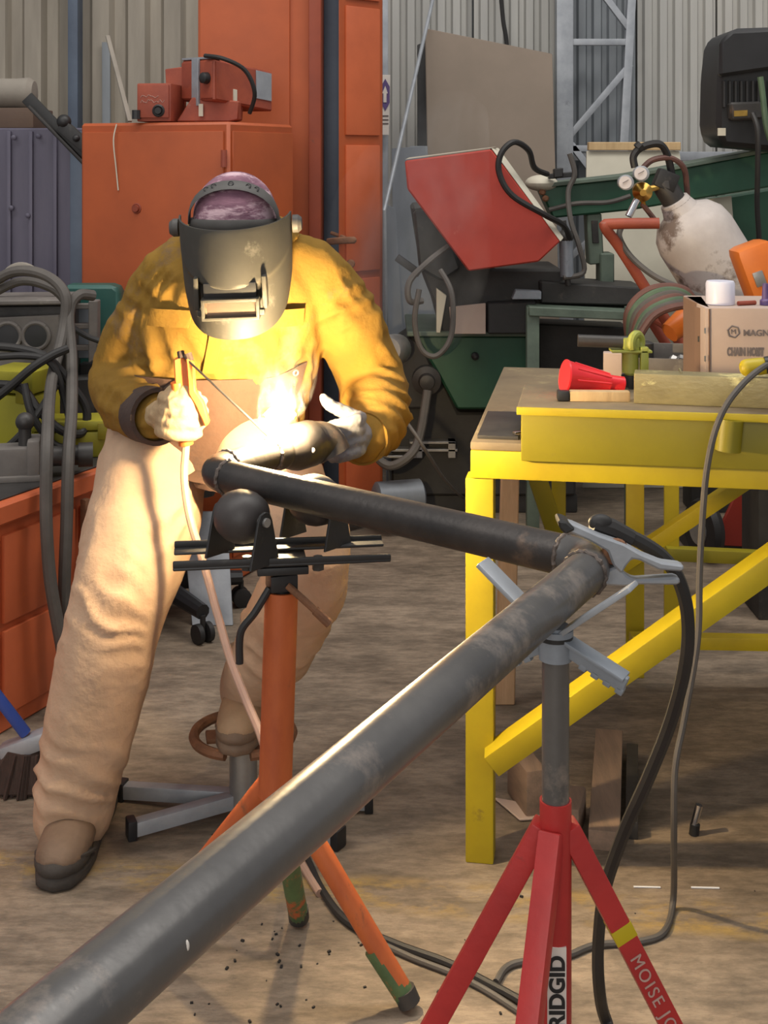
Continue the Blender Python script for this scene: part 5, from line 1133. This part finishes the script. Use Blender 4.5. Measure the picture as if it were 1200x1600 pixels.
sb = [CC+V((.100*math.cos(2*PI*k/28), .115*math.sin(2*PI*k/28), -.012)) for k in range(29)]
obj('headband', MB().tube(sb, (.012, .0025), 8, cap=False, up=(0, 0, 1)), 'strap', body)

# electrode holder in the tan glove, rod and lead
eh = thing('electrode_holder', 'orange electrode holder gripped in the tan glove', 'holder', (-.43, 2.765, .90))
ht = V((-.449, 2.752, 1.068)); hb0 = V((-.428, 2.768, .885))
obj('grip', MB().tube(cr([hb0, hb0+(ht-hb0)*.3, hb0+(ht-hb0)*.6, hb0+(ht-hb0)*.75]), .0165, 16), 'orange_holder', eh)
obj('lower_jaw', MB().prism(px_poly([(271, 562), (284, 556), (297, 570), (300, 622), (280, 624), (273, 600)], 2.742), (0, .024, 0), .003), 'orange_holder', eh)
obj('upper_jaw', MB().prism(px_poly([(290, 560), (302, 566), (305, 610), (318, 630), (327, 662), (320, 668), (306, 636), (294, 616)], 2.728), (0, .022, 0), .003), 'orange_holder', eh)
obj('jaw_tip', MB().tube([P(284, 560, 2.745), P(282, 549, 2.75)], .008, 10).tube([P(297, 564, 2.74), P(293, 552, 2.742)], .009, 10), 'cuff_dark', eh)
rod = obj('welding_rod', MB().tube([P(286, 556, 2.742), P(418, 680, 2.59)], .0024, 8), 'dark_steel', eh)
cable('holder_lead', [hb0+V((0, 0, .005)), P(290, 705, 2.765), P(288, 750, 2.75), P(297, 810, 2.72), P(318, 880, 2.68), P(340, 960, 2.63), P(360, 1030, 2.58), P(385, 1095, 2.53), P(408, 1150, 2.48), P(425, 1210, 2.46), P(436, 1280, 2.48), G(455, 1330)+V((0, 0, .03)), G(470, 1352)+V((0, 0, .008)), G(500, 1402)+V((0, 0, .008))], .0085, 'cable_tan', 'tan welding lead hanging from the electrode holder', 'cable')

# ================================================================== ARC
mb = MB(); random.seed(2)
for dx, dy, dz, r in ((0, 0, 0, .020), (.016, .0, .008, .016), (-.014, 0, .0, .013), (.03, 0, .0, .010), (.006, 0, .022, .009)): mb.ball(arc_pos+V((dx, dy, dz)), r, 8, 6)
me = remesh(mb, .008, 1, lambda p, n: .003*nse(p, 90, 90, 90, 1), 'welding_arc')
arc = link('welding_arc', me, 'arc_glow'); arc['label'] = 'blinding white welding arc burning on the pipe joint'; arc['category'] = 'arc'

# smoke: a thin volume rising from the arc
def smoke_mat(name, dens, scale, col):
    m = bpy.data.materials.new(name); m.use_nodes = True; nt = m.node_tree; N = nt.nodes; L = nt.links
    N.remove(N['Principled BSDF']); out = N['Material Output']
    v = N.new('ShaderNodeVolumeScatter'); v.inputs['Color'].default_value = (*col, 1); v.inputs['Anisotropy'].default_value = .2
    tc_ = N.new('ShaderNodeTexCoord'); n = N.new('ShaderNodeTexNoise'); n.inputs['Scale'].default_value = scale; n.inputs['Detail'].default_value = 3; n.inputs['Distortion'].default_value = 1.2
    mp = N.new('ShaderNodeMapping'); mp.inputs['Scale'].default_value = (1.3, 1.3, .6); L.new(tc_.outputs['Object'], mp.inputs[0]); L.new(mp.outputs[0], n.inputs['Vector'])
    r = N.new('ShaderNodeMapRange'); r.inputs[1].default_value = .48; r.inputs[2].default_value = .75; r.inputs[4].default_value = dens; L.new(n.outputs['Fac'], r.inputs[0])
    L.new(r.outputs[0], v.inputs['Density']); L.new(v.outputs[0], out.inputs['Volume']); M[name] = m
smoke_mat('arc_smoke', 1.0, 26, (.95, .93, .9))
smoke_mat('drift_smoke', .8, 6, (.85, .87, .9))
mb = MB(); tub(mb, [(-.222, 2.56, .985, .04), (-.20, 2.575, 1.03, .06), (-.17, 2.60, 1.08, .045), (-.15, 2.61, 1.13, .02)], 16)
o = link('weld_fume', remesh(mb, .02, 2, None, 'weld_fume'), 'arc_smoke'); o['label'] = 'bright smoke curling directly above the welding arc'; o['category'] = 'smoke'; o['kind'] = 'stuff'
mb = MB(); tub(mb, [(.02, 3.35, 1.0, .16), (.05, 3.45, 1.2, .24), (.10, 3.6, 1.4, .22), (.2, 3.7, 1.6, .12)], 16)
o = link('drifting_smoke', remesh(mb, .05, 2, None, 'drifting_smoke'), 'drift_smoke'); o['label'] = 'thin grey smoke drifting beside the welder shoulder'; o['category'] = 'smoke'; o['kind'] = 'stuff'
